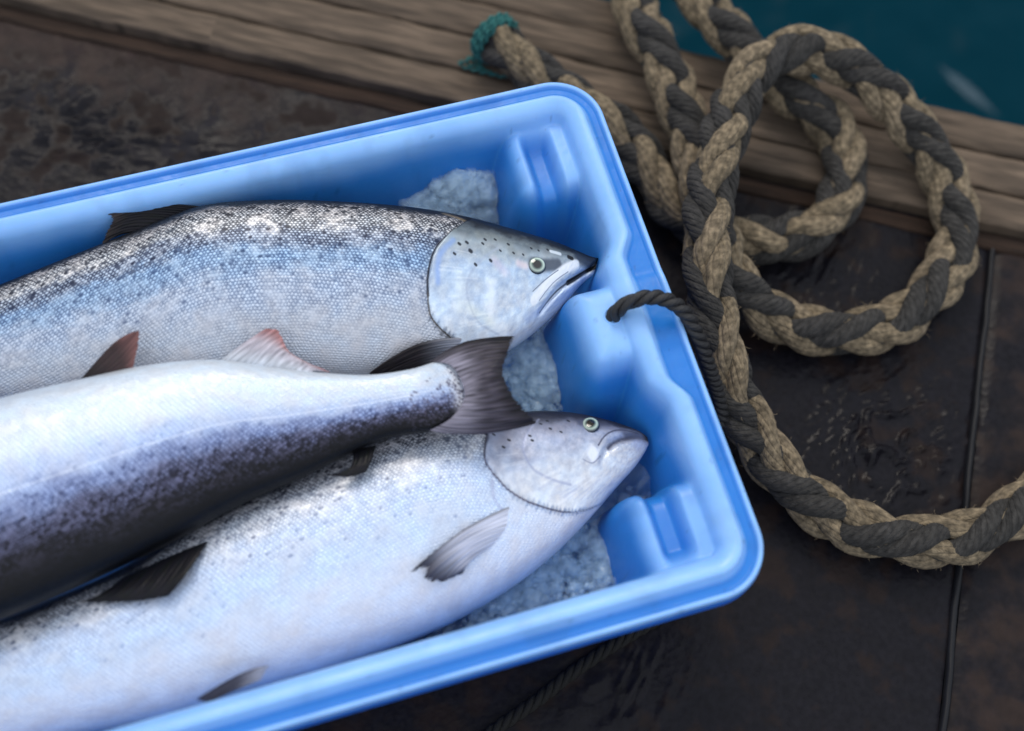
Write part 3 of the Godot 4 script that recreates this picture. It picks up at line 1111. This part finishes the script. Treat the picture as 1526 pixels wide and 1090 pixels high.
func dab(f: Fish, line: Array, width: float, c: Color, alpha: float, soft := 0.5, dh := 0.0) -> void:   # a stroke; points are u, v; width in mm
	var p := []
	var lo := Vector2(9, 9)
	var hi := Vector2(-9, -9)
	for q in (rounded(line, 4) if line.size() > 2 else line):
		p.append(mm(f, q[0], q[1]))
		lo = lo.min(Vector2(q[0], q[1]))
		hi = hi.max(Vector2(q[0], q[1]))
	var g: float = f.G[clampi(int((lo.x + hi.x) * 0.5 * f.W), 0, f.W - 1)]
	var per: float = maxf(0.12, absf(f.X[clampi(int(hi.x * f.W) + 20, 0, f.W - 1)] - f.X[clampi(int(lo.x * f.W) - 20, 0, f.W - 1)]) / (maxf(hi.x - lo.x, 0.0) * f.W + 40.0))
	var mi := int(width * 1.6 / per) + 2
	for i in range(maxi(0, int(lo.x * f.W) - mi), mini(f.W, int(hi.x * f.W) + mi)):
		var mj := int(width * 1.3 / maxf(g * 0.5, 8.0) * f.H) + 2
		for j in range(maxi(0, int(lo.y * f.H) - mj), mini(f.H, int(hi.y * f.H) + mj)):
			var s := Vector2(f.X[i], f.G[i] * j / (f.H - 1.0))
			var d := 1e9
			for q in maxi(p.size() - 1, 1):
				d = minf(d, seg_dist(s, p[q], p[mini(q + 1, p.size() - 1)]))
			var t := (1.0 - sstep(width * (1.0 - soft) * 0.5, width * 0.5, d)) * alpha
			if t <= 0.003: continue
			var k := j * f.W + i
			f.col[k * 3] = int(lerpf(f.col[k * 3], c.r8, t))
			f.col[k * 3 + 1] = int(lerpf(f.col[k * 3 + 1], c.g8, t))
			f.col[k * 3 + 2] = int(lerpf(f.col[k * 3 + 2], c.b8, t))
			if dh != 0.0: f.hgt[k] = int(clampf(f.hgt[k] + dh * 255.0 * t, 0.0, 255.0))

func skin_mat(f: Fish) -> StandardMaterial3D:
	var m := plain(Color.WHITE, 0.40, 0.30)
	m.albedo_texture = picture(f.col, f.W, f.H)
	m.heightmap_enabled = true
	m.heightmap_texture = picture(f.hgt, f.W, f.H, Image.FORMAT_L8)
	m.heightmap_scale = 0.05
	m.metallic = 0.38
	m.texture_repeat = false
	m.clearcoat_enabled = true
	m.clearcoat = 0.16
	m.clearcoat_roughness = 0.22
	return m

func fish_body(f: Fish, root: Node3D) -> void:
	var nu := 360
	var nv := 120
	var P := PackedVector3Array()
	var U := PackedVector2Array()
	var mline := []
	for q in f.mouth: mline.append(mm(f, q[0], q[1]))
	for i in nu:
		var u := i / (nu - 1.0)
		var fr := fish_frame(f, u)
		for j in nv + 1:
			var ph := TAU * j / nv
			var v := ph / PI if j <= nv / 2 else 2.0 - ph / PI
			var s := sin(ph)
			var p: Vector3 = fr[0] + fr[1] * cos(ph) + fr[2] * signf(s) * pow(absf(s), 0.85)
			var out: Vector3 = (fr[1].normalized() * cos(ph) * f.thick + fr[2].normalized() * s).normalized()
			if f.gill.size() and u > 0.5:
				var at := mm(f, u, v)
				var gm := (at.x - mm(f, gill_u(f, v), v).x)
				var show := sstep(0.03, 0.12, v) * sstep(0.97, 0.88, v)
				if gm < 0.0: p -= out * 0.0036 * exp(gm / 11.0) * show
				else: p += out * 0.0012 * exp(-gm / 9.0) * show
				if s >= 0.0 and u > 0.78:
					var d := 1e9
					for q in mline.size() - 1: d = minf(d, seg_dist(at, mline[q], mline[q + 1]))
					p -= out * 0.0042 * exp(-d * d / 4.5) * sstep(0.78, 0.84, u)
			P.append(p)
			U.append(Vector2(u, v))
	var g := grid(P, nu, nv + 1, U)
	if g[1][nu / 2 * (nv + 1) + nv / 4].y < 0.0: g = grid(P, nu, nv + 1, U, PackedColorArray(), false, true)
	tidy_seam(g, nu, nv + 1)
	obj("body", g, skin_mat(f), root)

func fish_eye(f: Fish, root: Node3D, u: float, v: float, r: float) -> void:
	var fr := fish_frame(f, u)
	var ph := v * PI
	var at: Vector3 = fr[0] + fr[1] * cos(ph) + fr[2] * pow(sin(ph), 0.85)
	var n: Vector3 = (fr[1].normalized() * cos(ph) * f.thick + fr[2].normalized() * sin(ph)).normalized()
	var a: Vector3 = fr[3].cross(n).normalized()
	var b := n.cross(a)
	var wet := StandardMaterial3D.new()
	wet.vertex_color_use_as_albedo = true
	wet.roughness = 0.12
	wet.clearcoat_enabled = true
	wet.clearcoat = 0.5
	wet.clearcoat_roughness = 0.03
	var rings := [[0.0, 0.34], [0.30, 0.335], [0.40, 0.33], [0.43, 0.325], [0.55, 0.30], [0.74, 0.25], [0.86, 0.20], [0.94, 0.14], [1.04, 0.0], [1.06, -0.12]]
	var tone := [rgb8(8, 9, 12), rgb8(8, 9, 12), rgb8(10, 12, 16), rgb8(30, 40, 44), rgb8(96, 116, 112), rgb8(186, 206, 194), rgb8(140, 158, 156), rgb8(70, 80, 88), rgb8(36, 42, 52), rgb8(36, 42, 52)]
	var parts := [[0, 4, "pupil"], [3, 10, "eye"]]
	var eye: MeshInstance3D
	for w in [1, 0]:
		var P := PackedVector3Array()
		var C := PackedColorArray()
		for q in range(parts[w][0], parts[w][1]):
			for s in 36:
				var th := TAU * s / 36.0
				var k: float = rings[q][0]
				P.append(at + (a * cos(th) + b * sin(th)) * k * r + n * (rings[q][1] * r + (0.00015 if w == 0 else 0.0)))
				var iris_shade := 0.82 + 0.18 * sin(th - 0.6) if q > 3 else 1.0  # shading painted into the iris ring, darker on one side
				C.append(Color(tone[q].r * iris_shade, tone[q].g * iris_shade, tone[q].b * iris_shade))
		var g := grid(P, parts[w][1] - parts[w][0], 36, PackedVector2Array(), C, true, false)
		if g[1][20].dot(n) < 0.0: g = grid(P, parts[w][1] - parts[w][0], 36, PackedVector2Array(), C, true, true)
		if w == 1: eye = obj("eye", g, wet, root)
		else: obj("pupil", g, wet, eye)

func fin(called: String, root: Node3D, base: Array, mid: Array, tip: Array, rays: int, c0: Color, c1: Color, c2: Color, ragged := 0.0, sd := 0, edge := 0.0) -> void:
	var b := pts(base)
	var m := pts(mid)
	var t := pts(tip)
	var na := rays * 6
	var nt := 22
	var P := [PackedVector3Array(), PackedVector3Array()]
	var C := PackedColorArray()
	var r := noise(130 + sd, 0.9, 3)
	var C3 := []
	for i in na:
		var s := i / (na - 1.0)
		var p0 := along(b, s * (b.size() - 1))
		var p1 := along(m, s * (m.size() - 1))
		var p2 := along(t, s * (t.size() - 1))
		var cutx := 1.0 - ragged * absf(r.get_noise_2d(i * 0.6, 5.0)) * 0.9
		var row := []
		for j in nt:
			var q := j / (nt - 1.0) * cutx
			var h0 := p0.lerp(p1, q * 2.0) if q < 0.5 else p1.lerp(p2, q * 2.0 - 1.0)
			var ctrl := p1 * 2.0 - (p0 + p2) * 0.5
			var h1 := p0.lerp(ctrl, q).lerp(ctrl.lerp(p2, q), q)
			row.append(h0.lerp(h1, 0.8))
			var streak := 0.5 + 0.5 * cos(TAU * s * rays + 1.2 * r.get_noise_2d(q * 3.0, s * 9.0))
			var patch := r.get_noise_2d(s * 24.0, q * 1.5)
			var calm := 0.25 if c0.get_luminance() < 0.03 else (0.6 if c0.get_luminance() > 0.5 else 1.15)
			var c := c0.lerp(c1, sstep(0.05, 0.55, q)).lerp(c2, sstep(0.55, 1.0, q))
			var k := clampf(0.8 + calm * (0.34 * streak + 0.9 * patch), 0.12, 2.4) * lerpf(1.0 - edge, 1.0, sstep(0.0, 0.16, s))
			C.append(Color(c.r * k, c.g * k, c.b * k))
		C3.append(row)
	for i in na:
		for j in nt:
			var s := i / (na - 1.0)
			var q := j / (nt - 1.0)
			var du: Vector3 = C3[mini(i + 1, na - 1)][j] - C3[maxi(i - 1, 0)][j]
			var dv: Vector3 = C3[i][mini(j + 1, nt - 1)] - C3[i][maxi(j - 1, 0)]
			var n := du.cross(dv).normalized()
			if n.y < 0.0: n = -n
			var rim := minf(minf(s, 1.0 - s) * 8.0, (1.0 - q) * 6.0)
			var th := (0.0011 * (1.0 - 0.65 * q) + 0.00014 * cos(TAU * s * rays)) * sqrt(clampf(minf(rim, q * 7.0), 0.02, 1.0))
			var rip := n * 0.0009 * r.get_noise_2d(s * 8.0, q * 2.0) * q
			P[0].append(C3[i][j] + n * th + rip)
			P[1].append(C3[i][j] - n * th + rip)
	var g := grid(P[0], na, nt, PackedVector2Array(), C)
	if g[1][na / 2 * nt + nt / 2].y < 0.0: g = grid(P[0], na, nt, PackedVector2Array(), C, false, true)
	var g2 := grid(P[1], na, nt, PackedVector2Array(), C)
	if g2[1][na / 2 * nt + nt / 2].y > 0.0: g2 = grid(P[1], na, nt, PackedVector2Array(), C, false, true)
	join(g, g2)
	var mat := plain(Color.WHITE, 0.5, 0.22)
	mat.vertex_color_use_as_albedo = true
	mat.clearcoat_enabled = true
	mat.clearcoat = 0.06
	mat.clearcoat_roughness = 0.25
	obj(called, g, mat, root)

func make_salmon() -> void:
	var ink := Color8(24, 28, 36)
	# --- the upper salmon, back against the far side
	var f := fish_setup(SALMON_UPPER)
	f.gill = [[0.662, 0.0], [0.643, 0.134], [0.617, 0.268], [0.603, 0.355], [0.599, 0.45], [0.600, 0.522], [0.607, 0.60], [0.621, 0.656], [0.636, 0.70], [0.66, 0.773], [0.72, 0.9], [0.76, 1.0]]
	f.mouth = [[1.0, 0.52], [0.955, 0.495], [0.91, 0.502], [0.856, 0.552], [0.828, 0.629], [0.81, 0.705]]
	fish_skin(f, [
		[0.0, 20, 24, 34, 10, 12, 18, 0.5, 0.2],
		[0.10, 30, 36, 48, 12, 14, 20, 0.8, 0.35],
		[0.165, 190, 190, 194, 30, 31, 38, 0.88, 0.20],
		[0.24, 214, 216, 220, 44, 48, 58, 0.80, 0.10],
		[0.31, 172, 186, 206, 38, 46, 68, 0.84, 0.17],
		[0.38, 162, 190, 220, 58, 78, 112, 0.70, 0.08],
		[0.50, 188, 199, 216, 84, 97, 124, 0.56, 0.02],
		[0.62, 186, 192, 203, 114, 122, 140, 0.46, 0.0],
		[0.74, 186, 190, 200, 140, 148, 164, 0.36, 0.0],
		[1.0, 206, 208, 214, 180, 184, 192, 0.2, 0.0]], [
		[0.0, 26, 32, 42, 16, 20, 28, 0.4, 0.2],
		[0.15, 28, 35, 46, 16, 20, 28, 0.5, 0.2],
		[0.22, 118, 130, 138, 60, 70, 80, 0.8, 0.15],
		[0.30, 162, 174, 184, 104, 116, 128, 0.6, 0.06],
		[0.42, 190, 205, 220, 138, 158, 188, 0.9, 0.0],
		[0.60, 214, 223, 232, 158, 176, 202, 0.9, 0.0],
		[0.80, 206, 214, 226, 170, 184, 206, 0.5, 0.0],
		[1.0, 188, 200, 220, 160, 176, 204, 0.4, 0.0]], 201, 1.0)
	dab(f, [[0.655, 0.15], [0.70, 0.11], [0.78, 0.14], [0.86, 0.14], [0.95, 0.22]], 9.0, Color8(24, 30, 40), 0.85, 0.9)
	dab(f, [[0.88, 0.22], [0.94, 0.30], [0.985, 0.40]], 16.0, Color8(52, 62, 78), 0.85, 0.8)
	dab(f, [[0.61, 0.10], [0.638, 0.12]], 9.0, Color8(196, 168, 120), 0.45, 0.9)
	dab(f, [[0.625, 0.30], [0.610, 0.38], [0.612, 0.48]], 8.0, Color8(120, 152, 214), 0.55, 0.9)
	dab(f, [[0.66, 0.24], [0.70, 0.24], [0.72, 0.30]], 14.0, Color8(120, 128, 130), 0.5, 0.9)
	f.gill = rounded(f.gill)
	dab(f, [[0.643, 0.134], [0.617, 0.268], [0.603, 0.355], [0.599, 0.45], [0.602, 0.53]], 3.0, Color8(36, 38, 48), 0.85, 0.8, -0.35)
	dab(f, [[0.601, 0.52], [0.607, 0.60], [0.621, 0.656], [0.636, 0.70], [0.66, 0.773], [0.72, 0.9]], 2.2, Color8(84, 78, 74), 0.8, 0.8, -0.35)
	dab(f, [[0.693, 0.30], [0.663, 0.40], [0.652, 0.50], [0.675, 0.64], [0.72, 0.74]], 3.4, Color8(150, 162, 184), 0.5, 1.0, -0.15)
	dab(f, [[0.72, 0.42], [0.735, 0.52], [0.76, 0.62]], 3.0, Color8(180, 188, 206), 0.5, 1.0, -0.1)
	dab(f, [[0.640, 0.46], [0.645, 0.58]], 14.0, Color8(216, 226, 228), 0.5, 1.0)
	dab(f, [[0.69, 0.48], [0.70, 0.64], [0.73, 0.72]], 16.0, Color8(230, 236, 242), 0.55, 1.0)
	dab(f, [[0.735, 0.37], [0.75, 0.38]], 9.0, Color8(216, 196, 202), 0.6, 0.9)
	dab(f, [[0.765, 0.36], [0.79, 0.365], [0.825, 0.35]], 12.5, Color8(70, 78, 92), 0.85, 0.6)
	dab(f, [[0.80, 0.245], [0.825, 0.25]], 4.2, Color8(206, 216, 226), 0.85, 0.6, 0.2)
	dab(f, [[0.85, 0.26], [0.862, 0.27]], 4.5, Color8(14, 16, 22), 0.9, 0.6, -0.3)
	dab(f, [[0.88, 0.33], [0.845, 0.40], [0.81, 0.50], [0.785, 0.59]], 9.0, Color8(228, 232, 238), 0.9, 0.5, 0.15)
	dab(f, [[0.86, 0.42], [0.825, 0.50], [0.80, 0.60]], 1.2, Color8(120, 130, 150), 0.8, 0.8, -0.25)
	dab(f, [[0.83, 0.40], [0.80, 0.47], [0.778, 0.53]], 1.1, Color8(96, 106, 124), 0.8, 0.8, -0.25)
	dab(f, [[1.0, 0.52], [0.955, 0.495], [0.91, 0.505], [0.87, 0.535]], 4.2, Color8(14, 16, 20), 0.95, 0.5, -0.3)
	dab(f, [[0.87, 0.535], [0.845, 0.575], [0.828, 0.629], [0.81, 0.705]], 2.0, Color8(60, 64, 76), 0.85, 0.7, -0.3)
	for q in 26:
		var v := 0.34 + 0.42 * rng.randf()
		var u := gill_u(f, v) + 0.012 + 0.05 * rng.randf()
		dab(f, [[u, v], [u + 0.03, v + 0.05 * (0.52 - v)]], rng.randf_range(1.0, 3.5), Color8(240, 244, 248) if q % 2 else Color8(150, 166, 192), 0.22, 1.0, 0.12 if q % 2 else -0.12)
	dab(f, [[0.69, 0.37], [0.71, 0.42]], 12.0, Color8(210, 196, 214), 0.4, 1.0)
	dab(f, [[0.66, 0.58], [0.70, 0.66]], 14.0, Color8(206, 214, 206), 0.35, 1.0)
	dab(f, [[0.78, 0.70], [0.86, 0.66], [0.94, 0.62]], 13.0, Color8(150, 172, 214), 0.5, 1.0)
	for s in [[0.643, 0.298, 3.2], [0.650, 0.338, 4.2], [0.667, 0.288, 2.6], [0.670, 0.261, 2.8], [0.686, 0.247, 2.4], [0.709, 0.261, 2.6], [0.683, 0.371, 3.0], [0.660, 0.398, 2.8], [0.633, 0.311, 3.2], [0.721, 0.311, 2.2], [0.754, 0.254, 2.2], [0.740, 0.311, 2.0], [0.697, 0.311, 2.0], [0.628, 0.36, 2.6], [0.77, 0.26, 2.0], [0.79, 0.235, 2.4]]:
		dab(f, [[s[0], s[1]], [s[0] + 0.002, s[1] + 0.004]], s[2], ink, 0.85, 0.6)
	var lat := []
	for q in 24: lat.append([0.03 + q * 0.024, 0.50 - 0.0022 * q])
	dab(f, lat, 1.2, Color8(206, 210, 218), 0.25, 0.8, 0.2)
	var s1 := thing("salmon", "silver salmon with dark speckled back lying nearest the far side of the crate, head right", "fish", Vector3(-0.33, 0.10, 0.13), "salmon in the blue crate")
	fish_body(f, s1)
	fish_eye(f, s1, 0.7735, 0.371, 0.0078)
	var blk := rgb8(26, 27, 32)
	var brn := rgb8(46, 42, 44)
	fin("dorsal_fin", s1, [-0.3627, 0.1770, 0.0440, -0.3952, 0.1760, 0.0452, -0.4300, 0.1750, 0.0512], [-0.4124, 0.1860, 0.0312, -0.4262, 0.1820, 0.0383, -0.4439, 0.1780, 0.0505], [-0.4560, 0.1900, 0.0295, -0.4477, 0.1880, 0.0388, -0.4549, 0.1840, 0.0482, -0.4627, 0.1800, 0.0581], 12, blk, blk, brn, 0.12, 1, 0)
	fin("pectoral_fin", s1, [-0.1764, 0.1624, 0.2188, -0.1790, 0.1528, 0.2292], [-0.2218, 0.1812, 0.2196, -0.2219, 0.1621, 0.2325], [-0.2683, 0.1630, 0.2280, -0.2639, 0.1525, 0.2329], 10, rgb8(150, 152, 162), brn, brn, 0.03, 2, 0)
	var drk := rgb8(60, 60, 70)
	fin("tail_fin", s1, [-0.6843, 0.1361, 0.0763, -0.6837, 0.1311, 0.0922, -0.6831, 0.1261, 0.1081], [-0.7288, 0.1346, 0.0582, -0.7279, 0.1261, 0.0852, -0.7269, 0.1176, 0.1121], [-0.7785, 0.1344, 0.0329, -0.7630, 0.1291, 0.0575, -0.7475, 0.1238, 0.0820, -0.7614, 0.1151, 0.1019, -0.7754, 0.1064, 0.1218], 16, drk, blk, blk, 0.1, 9)
	# --- the lower salmon, nearest the camera
	f = fish_setup(SALMON_LOWER)
	f.gill = [[0.640, 0.0], [0.625, 0.251], [0.613, 0.368], [0.625, 0.448], [0.649, 0.535], [0.685, 0.629], [0.7275, 0.739], [0.7715, 0.863], [0.80, 1.0]]
	f.mouth = [[1.0, 0.42], [0.95, 0.34], [0.88, 0.381], [0.838, 0.438], [0.814, 0.492], [0.796, 0.562]]
	fish_skin(f, [
		[0.0, 26, 30, 40, 14, 16, 22, 0.5, 0.2],
		[0.13, 50, 56, 70, 18, 20, 28, 0.8, 0.3],
		[0.21, 196, 200, 210, 50, 54, 66, 0.85, 0.22],
		[0.30, 214, 220, 230, 96, 104, 124, 0.62, 0.12],
		[0.40, 196, 210, 232, 126, 140, 172, 0.46, 0.05],
		[0.52, 192, 207, 228, 146, 164, 198, 0.46, 0.01],
		[0.64, 202, 211, 228, 166, 178, 204, 0.38, 0.0],
		[0.80, 212, 216, 228, 184, 190, 210, 0.30, 0.0],
		[1.0, 214, 218, 230, 200, 206, 220, 0.1, 0.0]], [
		[0.0, 34, 36, 46, 20, 22, 30, 0.4, 0.2],
		[0.16, 56, 58, 72, 30, 32, 42, 0.5, 0.2],
		[0.27, 140, 146, 168, 90, 96, 116, 0.6, 0.05],
		[0.36, 186, 192, 210, 126, 136, 162, 0.9, 0.0],
		[0.50, 212, 217, 224, 164, 174, 194, 0.9, 0.0],
		[0.72, 230, 231, 233, 190, 197, 208, 0.8, 0.0],
		[1.0, 200, 208, 228, 180, 192, 218, 0.4, 0.0]], 231, 1.0)
	f.gill = rounded(f.gill)
	dab(f, [[0.625, 0.251], [0.613, 0.368], [0.625, 0.448], [0.649, 0.535], [0.685, 0.629], [0.7275, 0.739]], 2.2, Color8(72, 66, 82), 0.75, 0.9, -0.35)
	dab(f, [[0.7275, 0.739], [0.7715, 0.863], [0.80, 1.0]], 1.8, Color8(140, 136, 156), 0.6, 0.9, -0.3)
	dab(f, [[0.703, 0.20], [0.673, 0.33], [0.675, 0.43], [0.692, 0.50], [0.735, 0.60]], 3.6, Color8(140, 148, 178), 0.6, 1.0, -0.2)
	dab(f, [[0.775, 0.24], [0.80, 0.24], [0.83, 0.20]], 11.0, Color8(76, 80, 98), 0.7, 0.8)
	dab(f, [[0.99, 0.30], [0.94, 0.27], [0.88, 0.33]], 12.0, Color8(90, 96, 116), 0.75, 0.9)
	dab(f, [[0.93, 0.24], [0.866, 0.27], [0.825, 0.35], [0.80, 0.44]], 1.6, Color8(70, 74, 92), 0.8, 0.8, -0.3)
	dab(f, [[0.79, 0.47], [0.782, 0.50]], 10.5, Color8(222, 227, 238), 0.9, 0.7, 0.2)
	dab(f, [[0.80, 0.52], [0.782, 0.545], [0.765, 0.50]], 1.2, Color8(120, 126, 150), 0.7, 0.8, -0.2)
	dab(f, [[1.0, 0.42], [0.95, 0.345], [0.88, 0.381], [0.838, 0.438], [0.82, 0.48]], 3.6, Color8(62, 64, 80), 0.75, 1.0, -0.3)
	for q in 26:
		var v := 0.32 + 0.5 * rng.randf()
		var u := gill_u(f, v) + 0.012 + 0.05 * rng.randf()
		dab(f, [[u, v], [u + 0.03, v + 0.04 * (0.55 - v)]], rng.randf_range(1.0, 3.5), Color8(244, 246, 250) if q % 2 else Color8(158, 166, 196), 0.25, 1.0, 0.12 if q % 2 else -0.12)
	dab(f, [[0.69, 0.30], [0.73, 0.36]], 14.0, Color8(168, 178, 206), 0.45, 1.0)
	dab(f, [[0.90, 0.52], [0.96, 0.50]], 12.0, Color8(170, 182, 216), 0.5, 1.0)
	for s in [[0.633, 0.264, 2.4], [0.653, 0.301, 2.6], [0.683, 0.301, 2.4], [0.685, 0.328, 2.6], [0.643, 0.331, 2.6], [0.717, 0.278, 2.6], [0.734, 0.308, 2.2], [0.752, 0.221, 2.8], [0.715, 0.217, 2.6], [0.703, 0.237, 2.4], [0.66, 0.23, 2.6]]:
		dab(f, [[s[0], s[1]], [s[0] + 0.002, s[1] + 0.004]], s[2], ink, 0.85, 0.6)
	for q in 9:
		dab(f, [[0.70 + q * 0.012, 0.60 + q * 0.028], [0.735 + q * 0.010, 0.62 + q * 0.02]], 0.9, Color8(176, 184, 206), 0.5, 0.9, -0.2)
	dab(f, [[0.618, 0.46], [0.616, 0.52], [0.625, 0.57]], 5.0, Color8(150, 156, 186), 0.5, 1.0, -0.3)
	var s3 := thing("salmon", "pale silver salmon with its head right nearest the near side of the crate", "fish", Vector3(-0.36, 0.08, 0.38), "salmon in the blue crate")
	fish_body(f, s3)
	fish_eye(f, s3, 0.7936, 0.254, 0.0076)
	var gry := rgb8(150, 154, 172)
	drk = rgb8(64, 64, 76)
	fin("dorsal_fin", s3, [-0.4292, 0.1588, 0.3336, -0.4597, 0.1543, 0.3362, -0.5024, 0.1480, 0.3418], [-0.4505, 0.1679, 0.3586, -0.4811, 0.1616, 0.3571, -0.5190, 0.1536, 0.3513], [-0.4688, 0.1644, 0.3713, -0.4973, 0.1589, 0.3659, -0.5385, 0.1502, 0.3527], 12, blk, blk, blk, 0.1, 3, 0)
	fin("pectoral_fin", s3, [-0.1797, 0.1558, 0.3708, -0.1860, 0.1529, 0.3863, -0.2007, 0.1520, 0.3962], [-0.2286, 0.1715, 0.3840, -0.2267, 0.1677, 0.3946, -0.2277, 0.1603, 0.4078], [-0.2804, 0.1668, 0.4058, -0.2660, 0.1647, 0.4052, -0.2699, 0.1635, 0.4120, -0.2584, 0.1577, 0.4175, -0.2381, 0.1560, 0.4152], 10, rgb8(206, 210, 226), rgb8(176, 180, 198), drk, 0.1, 4, 0.72)
	fin("pelvic_fin", s3, [-0.4040, 0.1650, 0.4460, -0.4125, 0.1650, 0.4553], [-0.4273, 0.1720, 0.4480, -0.4327, 0.1680, 0.4585], [-0.4630, 0.1720, 0.4577, -0.4542, 0.1680, 0.4617], 9, rgb8(150, 152, 166), drk, drk, 0.05, 5, 0.6)
	fin("tail_fin", s3, [-0.7356, 0.1203, 0.3615, -0.7327, 0.1153, 0.3765, -0.7298, 0.1103, 0.3914], [-0.7820, 0.1226, 0.3437, -0.7770, 0.1141, 0.3691, -0.7721, 0.1056, 0.3945], [-0.8344, 0.1268, 0.3190, -0.8156, 0.1202, 0.3424, -0.7968, 0.1136, 0.3658, -0.8075, 0.1062, 0.3843, -0.8183, 0.0988, 0.4028], 16, drk, blk, blk, 0.1, 9)
	# --- the salmon on top, the other way round and belly up the picture
	f = fish_setup(SALMON_TOP)
	f.gill = [[0.80, 0.0], [0.785, 0.3], [0.78, 0.5], [0.79, 0.7], [0.83, 1.0]]
	fish_skin(f, [
		[0.0, 8, 8, 12, 4, 4, 7, 0.5, 0.1],
		[0.18, 12, 12, 18, 5, 5, 8, 0.6, 0.3],
		[0.27, 50, 49, 64, 10, 10, 15, 0.95, 0.50],
		[0.36, 102, 106, 138, 28, 28, 42, 0.9, 0.36],
		[0.45, 148, 164, 204, 66, 76, 112, 0.66, 0.10],
		[0.52, 178, 192, 220, 128, 144, 180, 0.40, 0.02],
		[0.60, 195, 206, 222, 162, 177, 203, 0.3, 0.0],
		[0.76, 193, 203, 215, 170, 186, 207, 0.34, 0.0],
		[1.0, 198, 206, 214, 180, 191, 206, 0.26, 0.0]], [
		[0.0, 30, 34, 44, 16, 18, 26, 0.5, 0.1],
		[0.3, 120, 130, 150, 80, 88, 104, 0.5, 0.1],
		[0.5, 196, 206, 220, 160, 172, 196, 0.5, 0.0],
		[1.0, 220, 226, 234, 196, 204, 220, 0.4, 0.0]], 261, 1.0)
	var lat2 := []
	for q in 26: lat2.append([0.08 + q * 0.025, 0.545 - 0.0025 * q])
	dab(f, lat2, 1.3, Color8(214, 222, 236), 0.55, 0.8, 0.25)
	dab(f, [[0.015, 0.30], [0.02, 0.45], [0.02, 0.60], [0.03, 0.75]], 26.0, Color8(214, 216, 226), 0.8, 0.9)
	for q in 170:
		var u := 0.012 + 0.13 * rng.randf()
		var v := clampf(0.34 + 0.13 * rng.randfn() + (0.1 if u < 0.05 else 0.0), 0.1, 0.75)
		dab(f, [[u, v], [u + 0.003, v + 0.01]], rng.randf_range(0.9, 2.1), Color8(70, 66, 84), 0.65, 0.8)
	var s2 := thing("salmon", "salmon lying across the other two with its dark forked tail at the right", "fish", Vector3(-0.5, 0.12, 0.26), "salmon in the blue crate")
	fish_body(f, s2)
	fish_eye(f, s2, 0.91, 0.36, 0.0098)
	var wht := rgb8(196, 202, 212)
	fin("pelvic_fin", s2, [-0.5001, 0.1850, 0.1803, -0.4827, 0.1880, 0.1851], [-0.4710, 0.2000, 0.1650, -0.4640, 0.1920, 0.1839], [-0.4551, 0.2060, 0.1602, -0.4468, 0.2080, 0.1591, -0.4423, 0.2060, 0.1594, -0.4474, 0.2000, 0.1715, -0.4559, 0.1930, 0.1859], 8, rgb8(44, 40, 42), rgb8(66, 54, 55), rgb8(124, 88, 86), 0.08, 6, 0)
	fin("anal_fin", s2, [-0.3873, 0.1900, 0.1960, -0.3538, 0.1920, 0.2110, -0.3172, 0.1930, 0.2290], [-0.3637, 0.2000, 0.1893, -0.3374, 0.1990, 0.2042, -0.3119, 0.1950, 0.2264], [-0.3415, 0.2060, 0.1837, -0.3325, 0.2040, 0.1877, -0.3298, 0.2000, 0.2036, -0.3228, 0.1970, 0.2136, -0.2991, 0.1940, 0.2319], 11, wht, rgb8(176, 170, 180), rgb8(160, 112, 112), 0.1, 7, 0)
	fin("adipose_fin", s2, [-0.2792, 0.1720, 0.2953, -0.2989, 0.1700, 0.2939], [-0.2866, 0.1760, 0.3092, -0.3053, 0.1740, 0.3093], [-0.2930, 0.1750, 0.3166, -0.3071, 0.1740, 0.3165, -0.3267, 0.1720, 0.3086], 5, blk, blk, blk, 0, 8, 0)
	fin("tail_fin", s2, [-0.2192, 0.1950, 0.2443, -0.2034, 0.2000, 0.2539, -0.1991, 0.2030, 0.2750, -0.2030, 0.2020, 0.2888, -0.2169, 0.1970, 0.2982, -0.2347, 0.1900, 0.3009], [-0.1851, 0.2000, 0.2363, -0.1771, 0.2060, 0.2544, -0.1806, 0.2080, 0.2742, -0.1845, 0.2050, 0.2939, -0.1866, 0.1980, 0.3076, -0.1959, 0.1900, 0.3153], [-0.1449, 0.2040, 0.2440, -0.1553, 0.2080, 0.2587, -0.1647, 0.2080, 0.2748, -0.1615, 0.2050, 0.2954, -0.1523, 0.1980, 0.3123, -0.1469, 0.1920, 0.3188], 27, rgb8(112, 109, 122), rgb8(60, 57, 67), rgb8(32, 31, 37), 0.1, 10, 0.75)
